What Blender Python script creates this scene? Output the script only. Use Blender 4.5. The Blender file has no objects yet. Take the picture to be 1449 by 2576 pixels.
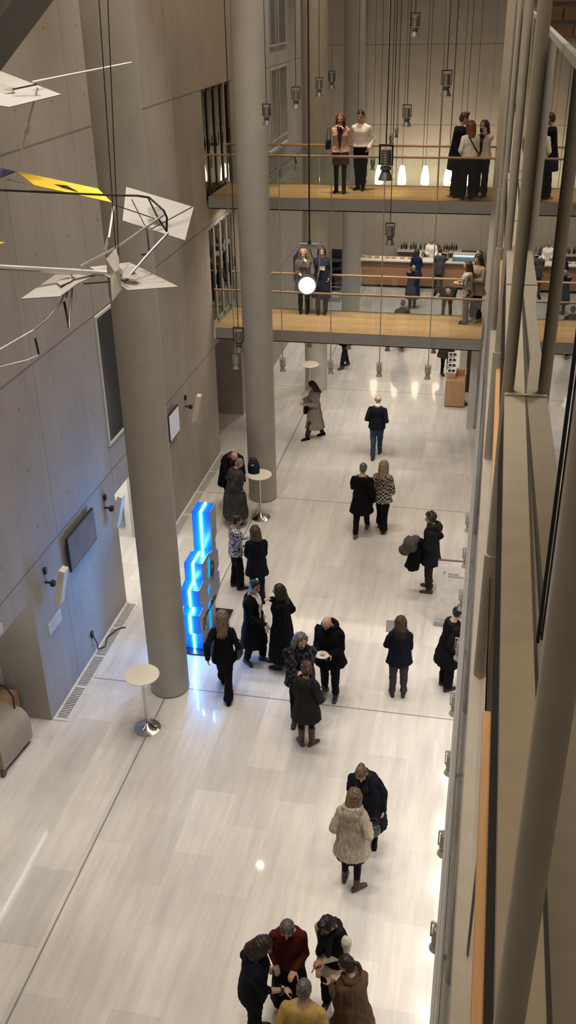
import bpy, bmesh, math, random
from mathutils import Vector, Matrix, Euler, noise
random.seed(7)
scene = bpy.context.scene
COL = scene.collection
R = math.radians
V = Vector
# ------------------------------------------------------------------ materials
MATS = {}
def new_mat(name):
    m = bpy.data.materials.new(name); m.use_nodes = True
    nt = m.node_tree; b = nt.nodes['Principled BSDF']
    return m, nt, b
def N(nt, t, **kw):
    n = nt.nodes.new(t)
    for k, v in kw.items(): setattr(n, k, v)
    return n
def math_n(nt, op, a, b=None, c=None):
    n = N(nt, 'ShaderNodeMath', operation=op)
    for i, s in enumerate((a, b, c)):
        if s is None: continue
        if isinstance(s, (int, float)): n.inputs[i].default_value = s
        else: nt.links.new(s, n.inputs[i])
    return n.outputs[0]
def mixc(nt, fac, a, b, blend='MIX'):
    n = N(nt, 'ShaderNodeMix', data_type='RGBA', blend_type=blend)
    for k, s in ((0, fac), (6, a), (7, b)):
        if hasattr(s, 'is_linked'): nt.links.new(s, n.inputs[k])
        elif k == 0: n.inputs[0].default_value = s
        else: n.inputs[k].default_value = (*s, 1)
    return n.outputs[2]
def noise_n(nt, vec, scale, detail=3, rough=.5):
    n = N(nt, 'ShaderNodeTexNoise'); n.inputs['Scale'].default_value = scale
    n.inputs['Detail'].default_value = detail; n.inputs['Roughness'].default_value = rough
    if vec is not None: nt.links.new(vec, n.inputs['Vector'])
    return n.outputs[0]
def mapping(nt, src, scale=(1, 1, 1), rot=(0, 0, 0), loc=(0, 0, 0)):
    n = N(nt, 'ShaderNodeMapping'); n.inputs['Scale'].default_value = scale
    n.inputs['Rotation'].default_value = rot; n.inputs['Location'].default_value = loc
    nt.links.new(src, n.inputs['Vector']); return n.outputs[0]
def position(nt): return N(nt, 'ShaderNodeNewGeometry').outputs['Position']
def objco(nt): return N(nt, 'ShaderNodeTexCoord').outputs['Object']
def bump(nt, b, h, strength=.2, dist=.01):
    n = N(nt, 'ShaderNodeBump'); n.inputs['Strength'].default_value = strength; n.inputs['Distance'].default_value = dist
    nt.links.new(h, n.inputs['Height']); nt.links.new(n.outputs[0], b.inputs['Normal'])
def ramp(nt, fac, stops):
    n = N(nt, 'ShaderNodeValToRGB'); el = n.color_ramp.elements
    while len(el) < len(stops): el.new(.5)
    for e, (p, c) in zip(el, stops): e.position = p; e.color = (*c, 1)
    nt.links.new(fac, n.inputs[0]); return n.outputs[0]
def plain(name, col, rough=.5, metal=0, var=.12, scale=9, bumps=.0, bscale=60, emit=None, estr=0, spec=None):
    if name in MATS: return MATS[name]
    m, nt, b = new_mat(name); co = objco(nt)
    f = noise_n(nt, co, scale, 3)
    lo = tuple(c * (1 - var) for c in col); hi = tuple(min(1, c * (1 + var)) for c in col)
    nt.links.new(ramp(nt, f, [(.3, lo), (.7, hi)]), b.inputs['Base Color'])
    b.inputs['Roughness'].default_value = rough; b.inputs['Metallic'].default_value = metal
    if spec is not None: b.inputs['Specular IOR Level'].default_value = spec
    if bumps: bump(nt, b, noise_n(nt, co, bscale, 2), bumps, .004)
    if emit:
        b.inputs['Emission Color'].default_value = (*emit, 1); b.inputs['Emission Strength'].default_value = estr
    MATS[name] = m; return m
def cloth(name, col, col2=None, kind='plain', scale=20, rough=.85):
    """woven cloth; kinds: plain, check, floral, blotch, knit, fur"""
    if name in MATS: return MATS[name]
    m, nt, b = new_mat(name); co = objco(nt); c2 = col2 or tuple(min(1, c * 1.5 + .001) for c in col)
    if kind == 'check':
        n = N(nt, 'ShaderNodeTexChecker'); n.inputs['Scale'].default_value = scale
        nt.links.new(mapping(nt, co, rot=(0, .0, .0)), n.inputs[0])
        n.inputs[1].default_value = (*col, 1); n.inputs[2].default_value = (*c2, 1); c = n.outputs[0]
    elif kind == 'floral':
        n = N(nt, 'ShaderNodeTexVoronoi'); n.inputs['Scale'].default_value = scale; nt.links.new(co, n.inputs['Vector'])
        wob = noise_n(nt, co, scale * 1.3, 2)
        c = ramp(nt, math_n(nt, 'ADD', n.outputs['Distance'], math_n(nt, 'MULTIPLY', wob, .35)), [(.58, col), (.66, c2)])
    elif kind == 'blotch':
        c = ramp(nt, noise_n(nt, co, scale, 2), [(.54, col), (.60, c2)])
    elif kind == 'fur':
        c = ramp(nt, noise_n(nt, mapping(nt, co, (1, 1, .35)), scale, 5, .7), [(.35, col), (.65, c2)])
    else:
        c = ramp(nt, noise_n(nt, mapping(nt, co, (1, 1, .4)), scale * .5, 4), [(.3, col), (.75, c2)])
    nt.links.new(c, b.inputs['Base Color'])
    b.inputs['Roughness'].default_value = rough; b.inputs['Specular IOR Level'].default_value = .12
    bump(nt, b, noise_n(nt, co, 45 if kind != 'fur' else 90, 3), .35 if kind != 'fur' else .8, .006)
    MATS[name] = m; return m
def hairm(name, col, col2=None):
    if name in MATS: return MATS[name]
    m, nt, b = new_mat(name); co = objco(nt)
    f = noise_n(nt, mapping(nt, co, (1, 1, .12)), 70, 3)
    nt.links.new(ramp(nt, f, [(.35, tuple(c * .6 for c in col)), (.68, col2 or tuple(min(1, c * 1.6) for c in col))]), b.inputs['Base Color'])
    b.inputs['Roughness'].default_value = .45; bump(nt, b, f, .6, .006)
    MATS[name] = m; return m
def wood(name, c1, c2, axis='X', scale=1.0, rough=.45, plank=None):
    if name in MATS: return MATS[name]
    m, nt, b = new_mat(name); po = position(nt)
    st = {'X': (.7, 14, 14), 'Y': (14, .7, 14), 'Z': (14, 14, .7)}[axis]
    f = noise_n(nt, mapping(nt, po, tuple(s * scale for s in st)), 1.0, 5, .6)
    g = noise_n(nt, mapping(nt, po, tuple(s * scale * 4 for s in st)), 1.0, 3, .6)
    c = mixc(nt, .35, ramp(nt, f, [(.32, c1), (.68, c2)]), ramp(nt, g, [(.3, c1), (.7, c2)]))
    if plank:
        s = N(nt, 'ShaderNodeSeparateXYZ'); nt.links.new(po, s.inputs[0])
        br = N(nt, 'ShaderNodeTexBrick'); br.inputs['Scale'].default_value = 1
        br.inputs['Brick Width'].default_value = plank[0]; br.inputs['Row Height'].default_value = plank[1]
        br.inputs['Mortar Size'].default_value = .003; br.inputs['Color1'].default_value = (1, 1, 1, 1)
        br.inputs['Color2'].default_value = (.78, .76, .74, 1); br.inputs['Mortar'].default_value = (.45, .42, .4, 1)
        v = po if plank[2] == 'XY' else mapping(nt, po, rot=(R(-90), 0, 0))
        nt.links.new(v, br.inputs['Vector'])
        c = mixc(nt, 1.0, c, br.outputs['Color'], 'MULTIPLY')
    nt.links.new(c, b.inputs['Base Color']); b.inputs['Roughness'].default_value = rough
    MATS[name] = m; return m
def concrete(name, axis, col, v0, vs=2.4533, h0=2.88, hs=2.93, rough=.8, holes=True):
    m, nt, b = new_mat(name); po = position(nt)
    s = N(nt, 'ShaderNodeSeparateXYZ'); nt.links.new(po, s.inputs[0])
    a = s.outputs[0 if axis == 'X' else 1]; z = s.outputs[2]
    f = noise_n(nt, po, .9, 5, .6); g = noise_n(nt, mapping(nt, po, (4, 4, .5)), 1.5, 4, .6); sp = noise_n(nt, po, 38, 2)
    base = mixc(nt, .5, ramp(nt, f, [(.3, tuple(c * .80 for c in col)), (.7, tuple(c * 1.14 for c in col))]),
                ramp(nt, g, [(.3, tuple(c * .88 for c in col)), (.7, tuple(c * 1.08 for c in col))]))
    base = mixc(nt, math_n(nt, 'MULTIPLY', math_n(nt, 'GREATER_THAN', sp, .70), .35), base, tuple(c * .55 for c in col))
    dv = math_n(nt, 'PINGPONG', math_n(nt, 'SUBTRACT', a, v0), vs / 2)
    dh = math_n(nt, 'PINGPONG', math_n(nt, 'SUBTRACT', z, h0), hs / 2)
    line = math_n(nt, 'MAXIMUM', math_n(nt, 'MULTIPLY', math_n(nt, 'LESS_THAN', dv, .011), .55), math_n(nt, 'MULTIPLY', math_n(nt, 'LESS_THAN', dh, .016), .8))
    base = mixc(nt, line, base, tuple(c * .42 for c in col))
    if holes:
        hv = math_n(nt, 'PINGPONG', math_n(nt, 'SUBTRACT', a, v0 + vs * .25), vs / 4)
        hh = math_n(nt, 'PINGPONG', math_n(nt, 'SUBTRACT', z, h0 + .5), hs / 6)
        d = math_n(nt, 'SQRT', math_n(nt, 'ADD', math_n(nt, 'MULTIPLY', hv, hv), math_n(nt, 'MULTIPLY', hh, hh)))
        base = mixc(nt, math_n(nt, 'MULTIPLY', math_n(nt, 'LESS_THAN', d, .022), .7), base, tuple(c * .35 for c in col))
    nt.links.new(base, b.inputs['Base Color']); b.inputs['Roughness'].default_value = rough
    bump(nt, b, math_n(nt, 'SUBTRACT', math_n(nt, 'MULTIPLY', g, .3), line), .25, .01)
    return m
def marble():
    m, nt, b = new_mat('white_marble_floor'); po = position(nt)
    s = N(nt, 'ShaderNodeSeparateXYZ'); nt.links.new(po, s.inputs[0])
    br = N(nt, 'ShaderNodeTexBrick'); br.offset = .5
    br.inputs['Scale'].default_value = 1; br.inputs['Brick Width'].default_value = 1.22; br.inputs['Row Height'].default_value = .61
    br.inputs['Mortar Size'].default_value = .0022; br.inputs['Bias'].default_value = 0
    br.inputs['Color1'].default_value = (.72, .68, .625, 1); br.inputs['Color2'].default_value = (.60, .57, .53, 1); br.inputs['Mortar'].default_value = (.56, .53, .49, 1)
    nt.links.new(mapping(nt, po, rot=(0, 0, R(90)), loc=(0, .03, 0)), br.inputs['Vector'])
    st = noise_n(nt, mapping(nt, po, (7, .7, 1)), 1.0, 5, .65)
    st2 = noise_n(nt, mapping(nt, po, (1.3, .5, 1)), 1.0, 3, .5)
    c = mixc(nt, 1.0, br.outputs['Color'], ramp(nt, st, [(.32, (.84, .84, .85)), (.62, (1.03, 1.02, 1.0))]), 'MULTIPLY')
    c = mixc(nt, 1.0, c, ramp(nt, st2, [(.3, (.9, .9, .9)), (.7, (1.04, 1.04, 1.04))]), 'MULTIPLY')
    lx = math_n(nt, 'LESS_THAN', math_n(nt, 'ABSOLUTE', math_n(nt, 'ADD', s.outputs[0], 4.84)), .013)
    ly = math_n(nt, 'LESS_THAN', math_n(nt, 'PINGPONG', math_n(nt, 'SUBTRACT', s.outputs[1], 12.65), 3.65), .012)
    c = mixc(nt, math_n(nt, 'MULTIPLY', math_n(nt, 'MAXIMUM', lx, ly), .8), c, (.16, .15, .14))
    nt.links.new(c, b.inputs['Base Color']); b.inputs['Specular IOR Level'].default_value = .45
    nt.links.new(ramp(nt, st2, [(.3, (.16,) * 3), (.7, (.25,) * 3)]), b.inputs['Roughness'])
    b.inputs['Coat Weight'].default_value = .3; b.inputs['Coat Roughness'].default_value = .05
    return m
def glass(name, tint=(.93, .96, .95), ior=1.45):
    m = bpy.data.materials.new(name); m.use_nodes = True; nt = m.node_tree; nt.nodes.remove(nt.nodes['Principled BSDF'])
    out = nt.nodes['Material Output']; t = N(nt, 'ShaderNodeBsdfTransparent'); g = N(nt, 'ShaderNodeBsdfGlossy'); mx = N(nt, 'ShaderNodeMixShader'); fr = N(nt, 'ShaderNodeFresnel')
    t.inputs[0].default_value = (*tint, 1); g.inputs['Roughness'].default_value = 0.0; g.inputs['Color'].default_value = (1, 1, 1, 1); fr.inputs[0].default_value = ior
    nt.links.new(fr.outputs[0], mx.inputs[0]); nt.links.new(t.outputs[0], mx.inputs[1]); nt.links.new(g.outputs[0], mx.inputs[2]); nt.links.new(mx.outputs[0], out.inputs[0])
    return m
def emission(name, col, st):
    m = bpy.data.materials.new(name); m.use_nodes = True; nt = m.node_tree; nt.nodes.remove(nt.nodes['Principled BSDF'])
    e = N(nt, 'ShaderNodeEmission'); e.inputs[0].default_value = (*col, 1); e.inputs[1].default_value = st
    nt.links.new(e.outputs[0], nt.nodes['Material Output'].inputs[0]); return m

# ------------------------------------------------------------------ mesh builder
class MB:
    def __init__(s): s.v = []; s.f = []; s.m = []; s.cur = 0
    def add(s, vs, fs, flip=False):
        o = len(s.v); s.v += [V(p) for p in vs]
        for f in fs:
            s.f.append([o + i for i in (reversed(f) if flip else f)]); s.m.append(s.cur)
        return s
    def mat(s, i): s.cur = i; return s
    def box(s, a, b):
        (x0, y0, z0), (x1, y1, z1) = [min(p) for p in zip(a, b)], [max(p) for p in zip(a, b)]
        return s.add([(x0, y0, z0), (x1, y0, z0), (x1, y1, z0), (x0, y1, z0), (x0, y0, z1), (x1, y0, z1), (x1, y1, z1), (x0, y1, z1)],
                     [(0, 3, 2, 1), (4, 5, 6, 7), (0, 1, 5, 4), (1, 2, 6, 5), (2, 3, 7, 6), (3, 0, 4, 7)])
    def rings(s, rs, cap=True):
        n = len(rs[0]); vs = [p for r in rs for p in r]; fs = []
        for k in range(len(rs) - 1):
            for i in range(n):
                j = (i + 1) % n; fs.append((k * n + i, k * n + j, (k + 1) * n + j, (k + 1) * n + i))
        if cap: fs.append(tuple(reversed(range(n)))); fs.append(tuple((len(rs) - 1) * n + i for i in range(n)))
        return s.add(vs, fs)
    def ering(s, c, a, b, n=16):
        c, a, b = V(c), V(a), V(b)
        return [c + a * math.cos(2 * math.pi * i / n) + b * math.sin(2 * math.pi * i / n) for i in range(n)]
    def tube(s, pts, r, n=10, cap=True):
        pts = [V(p) for p in pts]; rs = []; up = None
        rr = r if isinstance(r, (list, tuple)) else [r] * len(pts)
        for i, p in enumerate(pts):
            d = (pts[min(i + 1, len(pts) - 1)] - pts[max(i - 1, 0)]).normalized()
            if up is None: up = V((0, 0, 1)) if abs(d.z) < .9 else V((0, 1, 0))
            a = up.cross(d)
            if a.length < 1e-4: a = V((1, 0, 0)).cross(d)
            a.normalize(); b = d.cross(a); up = b
            rs.append(s.ering(p, a * rr[i], b * rr[i], n))
        return s.rings(rs, cap)
    def cyl(s, c, r, z0, z1, n=24, r1=None):
        r1 = r if r1 is None else r1
        return s.rings([s.ering((c[0], c[1], z0), (r, 0, 0), (0, r, 0), n), s.ering((c[0], c[1], z1), (r1, 0, 0), (0, r1, 0), n)])
    def lathe(s, c, prof, n=24):
        return s.rings([s.ering((c[0], c[1], c[2] + z), (max(r, 1e-4), 0, 0), (0, max(r, 1e-4), 0), n) for r, z in prof])
    def capsule(s, p0, p1, r0, r1, n=12):
        p0, p1 = V(p0), V(p1); d = p1 - p0; L = d.length
        d = d / L if L > 1e-6 else V((0, 0, 1)); a = (V((0, 0, 1)) if abs(d.z) < .9 else V((0, 1, 0))).cross(d).normalized(); b = d.cross(a)
        rs = [(p0 - d * r0 * .97, r0 * .25), (p0 - d * r0 * .75, r0 * .66), (p0 - d * r0 * .35, r0 * .94), (p0, r0), (p1, r1), (p1 + d * r1 * .35, r1 * .94), (p1 + d * r1 * .75, r1 * .66), (p1 + d * r1 * .97, r1 * .25)]
        return s.rings([s.ering(c, a * r, b * r, n) for c, r in rs])
    def ell(s, c, rad, M3=None, n=16, k=9):
        M3 = M3 or Matrix.Identity(3); c = V(c); rs = []
        for i in range(1, k):
            t = math.pi * i / k - math.pi / 2
            rs.append([c + M3 @ V((rad[0] * math.cos(t) * math.cos(2 * math.pi * j / n), rad[1] * math.cos(t) * math.sin(2 * math.pi * j / n), rad[2] * math.sin(t))) for j in range(n)])
        return s.rings(rs)
    def prism(s, poly, ax, t0, t1):
        """poly: 2D points; ax: axis of extrusion"""
        def P(p, t): return (t, p[0], p[1]) if ax == 'X' else (p[0], t, p[1]) if ax == 'Y' else (p[0], p[1], t)
        n = len(poly); vs = [P(p, t0) for p in poly] + [P(p, t1) for p in poly]
        fs = [tuple(range(n)), tuple(reversed(range(n, 2 * n)))] + [(i, n + i, n + (i + 1) % n, (i + 1) % n) for i in range(n)]
        return s.add(vs, fs)
    def mesh(s, name, mats, off=V((0, 0, 0)), smooth=False, fixn=True):
        me = bpy.data.meshes.new(name); me.from_pydata([p - off for p in s.v], [], s.f)
        for m in (mats if isinstance(mats, (list, tuple)) else [mats]): me.materials.append(m)
        me.polygons.foreach_set('material_index', s.m)
        if fixn:
            bm = bmesh.new(); bm.from_mesh(me); bmesh.ops.recalc_face_normals(bm, faces=bm.faces); bm.to_mesh(me); bm.free()
        if smooth:
            me.polygons.foreach_set('use_smooth', [True] * len(me.polygons))
        me.update(); return me
    def build(s, name, mats, root=None, smooth=False, bevel=0, top=None, loc=None):
        """root: the thing (or part) it belongs to; without root it stands alone at loc"""
        off = base_of(root) if root is not None else V(loc or (0, 0, 0))
        o = bpy.data.objects.new(name, s.mesh(name, mats, off, smooth)); COL.objects.link(o)
        if root is not None: o.parent = root
        else: o.location = off
        if smooth == 'auto' or (smooth and bevel == 0 and smooth != 'full'):
            md = o.modifiers.new('edges', 'EDGE_SPLIT'); md.split_angle = R(38)
        if bevel:
            b = o.modifiers.new('bevel', 'BEVEL'); b.width = bevel; b.segments = 2; b.limit_method = 'ANGLE'; b.angle_limit = R(40)
        return o
def base_of(o):
    p = V((0, 0, 0))
    while o is not None: p = p + o.location; o = o.parent
    return p
def tag(o, label=None, cat=None, group=None, kind=None):
    if label: o['label'] = label
    if cat: o['category'] = cat
    if group: o['group'] = group
    if kind: o['kind'] = kind
    return o
def thing(name, loc, label, cat, group=None):
    o = bpy.data.objects.new(name, None); COL.objects.link(o); o.location = loc; o.empty_display_size = .1
    return tag(o, label, cat, group)
def struct(o): o['kind'] = 'structure'; return o
def children(o): return [c for c in bpy.data.objects if c.parent == o]
def copy_tree(o, parent=None):
    c = o.copy(); COL.objects.link(c); c.parent = parent
    for ch in children(o): copy_tree(ch, c)
    return c
# ------------------------------------------------------------------ shared materials
CONC = (.40, .365, .32)
m_wl = concrete('concrete_wall_panels', 'Y', CONC, 12.62)
m_wb = concrete('concrete_back_panels', 'X', (.43, .40, .355), -.4, holes=False)
m_col = plain('grey_concrete_column', (.40, .38, .335), .62, var=.06, scale=3, bumps=.08)
m_floor = marble()
m_white = plain('white_plaster', (.62, .595, .55), .7, var=.04)
m_cream = plain('cream_lacquer', (.74, .68, .55), .45, var=.03)
m_steel = plain('grey_painted_steel', (.36, .36, .345), .45, metal=.1, var=.05)
m_lsteel = plain('pale_painted_steel', (.45, .42, .36), .45, metal=.1, var=.05)
m_chrome = plain('polished_steel', (.55, .54, .52), .16, metal=1, var=.05)
m_dark = plain('dark_metal', (.035, .033, .03), .4, metal=.4)
m_black = plain('black_rubber', (.012, .012, .013), .5)
m_beige = plain('beige_plaster_ledge', (.36, .325, .255), .75, var=.06, bumps=.1)
m_deck = wood('oak_deck', (.52, .335, .165), (.68, .46, .24), 'X', 1, .4, (2.2, .14, 'XY'))
m_oak = wood('oak_handrail', (.56, .33, .15), (.70, .43, .21), 'Y', 1, .38)
m_oakx = wood('oak_rail_across', (.36, .22, .12), (.48, .31, .18), 'X', 1, .4)
m_bar = wood('cherry_bar_front', (.36, .19, .10), (.47, .26, .14), 'X', .6, .42)
m_desk = wood('desk_veneer', (.34, .20, .10), (.44, .27, .14), 'Z', .5, .45)
m_glass = glass('clear_glass')
m_wglass = glass('wall_glass', (.45, .45, .43), 1.52)
m_darkglass = plain('dark_window_glass', (.02, .024, .03), .12, var=.1)
m_spot = plain('spot_grey', (.20, .195, .185), .4, metal=.6, var=.05)

# ------------------------------------------------------------------ shell
def slab(name, boxes, mat):
    mb = MB()
    for a, b in boxes: mb.box(a, b)
    return struct(mb.build(name, mat))
slab('floor', [((-12, 0, -.3), (5, 44, 0))], m_floor)
XW = -6.52
slab('wall_left', [((XW - .75, 2, 2.42), (XW, 11.45, 16)), ((XW - .75, 11.45, 0), (XW, 15.08, 16)), ((XW - .75, 15.08, 2.38), (XW, 17.54, 16)),
                   ((XW - .75, 17.54, 0), (XW, 22.3, 16)), ((XW - .75, 22.3, 8.74), (XW, 24.83, 16)), ((XW - .75, 22.3, 5.72), (XW, 24.83, 6.2)), ((XW - .75, 22.3, 2.86), (XW, 24.83, 3.02)),
                   ((XW - .75, 24.83, 0), (XW, 34.05, 16))], m_wl)
slab('wall_left_recess', [((-9, 17.54, 0), (XW - .75, 17.9, 2.38)), ((-9.2, 2, 0), (-8.6, 17.54, 16)), ((-9, 15.08, 2.38), (XW - .75, 17.54, 2.6)), ((-9, 11.45, 0), (XW - .75, 11.8, 3)),
                          ((-9, 24.83, 0), (XW - .75, 25.1, 12)), ((-9.2, 22.0, 0), (-8.7, 24.83, 12)), ((-9, 22.0, 0), (XW - .75, 22.3, 12)), ((-9, 22.3, 2.86), (XW - .75, 24.83, 3.3)), ((-9, 22.3, 6.2), (XW - .75, 24.83, 6.45)), ((-10.3, 34.05, 0), (-9.8, 42, 16))], m_white)
slab('wall_back', [((-10.3, 42, 0), (1, 42.4, 16))], m_wb)
slab('wall_right', [((4.2, 0, 0), (4.5, 24.95, 16))], m_white)
slab('wall_right_far', [((-.05, 24.95, 0), (.4, 42, 16)), ((.4, 25.0, 0), (4.5, 25.3, 16))], m_white)
slab('trim_1', [((-.25, 24.83, 0), (-.05, 25.25, 3.0))], m_white)
slab('ceiling', [((-10.3, 0, 16), (4.5, 42.4, 16.3))], plain('dim_ceiling', (.3, .27, .23), .8))
slab('trim_2', [((.02, 0, 3.02), (4.2, 22.4, 3.30))], m_steel)
slab('trim_3', [((.10, 0, 6.20), (4.2, 22.4, 6.50))], m_lsteel)

# ledge and glass wall just to the right of the camera, at about 8.5 m
led = thing('window_ledge', (.2, 0, 8.1), 'long beige ledge carrying the glass wall beside the upper gallery', 'ledge')
MB().box((.15, .4, 8.50), (.275, 21.9, 8.55)).build('ledge_top', m_beige, led)
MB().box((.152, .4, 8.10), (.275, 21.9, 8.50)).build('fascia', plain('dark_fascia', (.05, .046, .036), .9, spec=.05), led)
gw = thing('glass_wall', (.276, 2.9, 8.55), 'tall reflecting glass wall standing on the beige ledge', 'glass wall')
TOE = R(-.47)
for k in range(8):
    y0 = 2.92 + 2.4 * k; yc = y0 + 1.2 - (.0 if k else 0)
    mb = MB(); c, s_ = math.cos(-TOE), math.sin(-TOE)
    def P(x, y): return (.279 + x * c - (y - yc) * s_, yc + x * s_ + (y - yc) * c)
    vs = [(*P(dx, y), z) for z in (8.555, 10.32) for dx, y in ((0, y0 + .006), (.006, y0 + .006), (.006, y0 + 2.39), (0, y0 + 2.39))]
    mb.add(vs, [(0, 3, 2, 1), (4, 5, 6, 7), (0, 1, 5, 4), (1, 2, 6, 5), (2, 3, 7, 6), (3, 0, 4, 7)])
    mb.build('glass_pane', m_wglass, gw)
    MB().box((.272, y0 - .006, 8.55), (.284, y0 + .006, 10.32)).build('joint_strip', m_black, gw)
MB().box((.27, 2.6, 10.32), (.30, 22.1, 10.36)).build('top_rail', m_steel, gw)
for k in range(4):
    y = 5.32 + 2.4 * (k if k < 3 else 3)
    mb = MB().box((.153, y - .012, 8.55), (.272, y + .012, 8.562)); mb.build('clamp_bar', m_lsteel, gw)
MB().box((.264, .4, 8.545), (.276, 21.9, 8.556)).build('dark_channel', m_dark, gw)
# oak handrail of the gallery below
hr = thing('oak_handrail', (.17, .8, 7.4), 'pale oak handrail running beneath the beige ledge', 'handrail')
MB().box((.148, .8, 7.39), (.190, 3.86, 7.45)).build('rail', m_oak, hr, bevel=.008)
MB().box((.148, 5.9, 7.39), (.190, 21.5, 7.45)).build('rail', m_oak, hr, bevel=.008)
for y in (1.6, 3.2, 6.6, 9.2, 11.8, 14.4, 17, 19.6): MB().box((.16, y - .02, 6.5), (.178, y + .02, 7.40)).build('post', m_steel, hr)
MB().box((.166, .8, 6.55), (.172, 21.5, 7.3)).build('glass_infill', m_glass, hr)
lr = thing('steel_guard_rail', (.07, .5, 3.3), 'grey steel guard rail along the lower right gallery edge', 'guard rail')
for z in (4.24, 3.95, 3.62): MB().tube([(.06, .5, z), (.06, 22.3, z)], .016 if z < 4.2 else .022, 8).build('rail', m_steel, lr, smooth=True)
for k in range(10): MB().box((.055, 1.2 + 2.2 * k, 3.3), (.075, 1.25 + 2.2 * k, 4.24)).build('post', m_steel, lr)
PL = ['nearest thick grey steel post beside the camera at the glass wall', 'second grey steel post with a wide sleeve beside the glass wall', 'third slim steel post along the glass wall',
      'fourth slim steel post along the glass wall', 'farthest slim steel post near the footbridge ends']
for i, (x, y, r, rs, zs) in enumerate(((.160, 1.27, .0305, .034, 6.5), (.167, 5.4, .035, .047, 7.45), (.157, 8.9, .036, .05, 7.6), (.13, 13.1, .036, .05, 7.6), (.10, 17.4, .036, .05, 7.6))):
    t = thing('steel_post', (x, y, 0), PL[i], 'post', 'posts along the glass wall')
    MB().cyl((x, y), r, zs, 15.9, 28).build('tube', m_lsteel, t, smooth=True)
    MB().cyl((x, y), rs, .0, zs, 28).build('sleeve', m_lsteel, t, smooth=True)
# timber block screen beyond the glass wall top
scr = MB()
for k in range(14):
    for j in range(7):
        x0 = .45 + j * .5 + (.25 if k % 2 else 0)
        scr.box((x0, 24.70, 9.6 + k * .36), (min(4.15, x0 + .46), 24.92, 9.6 + k * .36 + .27 - .05 * (j % 2)))
tag(scr.build('timber_screen', wood('brown_block', (.10, .055, .025), (.17, .10, .045), 'X', .5, .6), loc=(.45, 24.8, 9.6)), 'brown timber block screen high up beyond the glass', 'screen')
# sloped dark stair underside at the upper left
st = thing('stair_flight', (-5, 9, 10), 'dark timber stair underside crossing the upper left corner', 'stair')
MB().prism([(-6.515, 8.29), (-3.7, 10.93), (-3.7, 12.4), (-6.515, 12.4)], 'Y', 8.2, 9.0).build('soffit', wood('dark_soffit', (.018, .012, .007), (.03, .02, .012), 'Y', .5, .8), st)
MB().prism([(-6.515, 8.16), (-3.66, 10.84), (-3.7, 10.93), (-6.515, 8.29)], 'Y', 8.2, 9.03).build('edge_trim', plain('stair_trim', (.10, .085, .065), .5), st)

# ------------------------------------------------------------------ columns
CL = ['nearest round concrete column, beside the small white table', 'second round concrete column, beside the table with the dark bag', 'third round column behind the lower footbridge', 'farthest round column left of the bar']
for i, y in enumerate((12.65, 19.95, 27.25, 34.55)):
    t = thing('concrete_column', (-4.84, y, 0), CL[i], 'column', 'concrete columns')
    MB().cyl((-4.84, y), .33, 0.02, 16, 48).build('shaft', m_col, t, smooth=True)
    MB().cyl((-4.84, y), .322, 0, .025, 48).build('base_ring', plain('dark_joint', (.12, .115, .11), .6), t, smooth=True)

# ------------------------------------------------------------------ footbridges
def footbridge(z, zr, label):
    t = thing('footbridge', (-3.2, 22.4, z), label, 'footbridge', 'footbridges')
    MB().box((-6.5, 22.40, z - .03), (-.03, 24.25, z)).build('deck', m_deck, t)
    f = MB().box((-6.5, 22.36, z - .27), (-.03, 22.40, z - .005)); f.box((-6.5, 22.36, z - .27), (-.03, 22.52, z - .25)).build('edge_beam', m_steel, t)
    MB().box((-6.5, 24.25, z - .27), (-.03, 24.29, z - .005)).build('edge_beam', m_steel, t)
    MB().box((-6.5, 22.52, z - .2), (-.03, 24.25, z - .03)).build('underside', m_white, t)
    for y in (22.45, 24.2):
        MB().tube([(-6.5, y, zr), (-.03, y, zr)], .026, 10).build('handrail', m_oakx, t, smooth=True)
        for k in range(5):
            x0 = -6.48 + k * 1.29
            MB().box((x0 + .01, y - .006, z + .02), (x0 + 1.28, y + .006, zr - .03)).build('glass_panel', m_glass, t)
    return t
footbridge(6.46, 7.37, 'upper footbridge with oak deck, glass sides and five people')
footbridge(3.32, 4.26, 'lower footbridge with oak deck and glass sides')

# ------------------------------------------------------------------ glazed doors at the footbridge ends
def glazed(name, z0, z1, n, dark):
    t = thing(name, (XW - .08, 22.35, z0), None, None); t['kind'] = 'structure'
    w = 2.44 / n
    for k in range(n):
        y0 = 22.35 + k * w
        mb = MB()
        for a, b in (((y0, z0), (y0 + .05, z1)), ((y0 + w - .05, z0), (y0 + w, z1)), ((y0, z0), (y0 + w, z0 + .08)), ((y0, z1 - .07), (y0 + w, z1))): mb.box((XW - .12, a[0], a[1]), (XW - .06, b[0], b[1]))
        mb.build('door_frame', m_dark if dark else m_steel, t)
        MB().box((XW - .095, y0 + .05, z0 + .08), (XW - .085, y0 + w - .05, z1 - .07)).build('door_glass', m_glass, t)
        MB().tube([(XW - .03, y0 + w - .09, z0 + .95), (XW - .03, y0 + w - .09, z0 + 1.2)], .012, 6).build('door_handle', m_dark, t)
glazed('door_1', 3.32, 5.72, 4, False); glazed('door_2', 6.46, 8.74, 4, True)
slab('wall_left_inner', [((-8.6, 22.4, 6.5), (-8.5, 24.7, 8.7))], plain('dark_inner_wall', (.05, .045, .04), .7))

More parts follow.
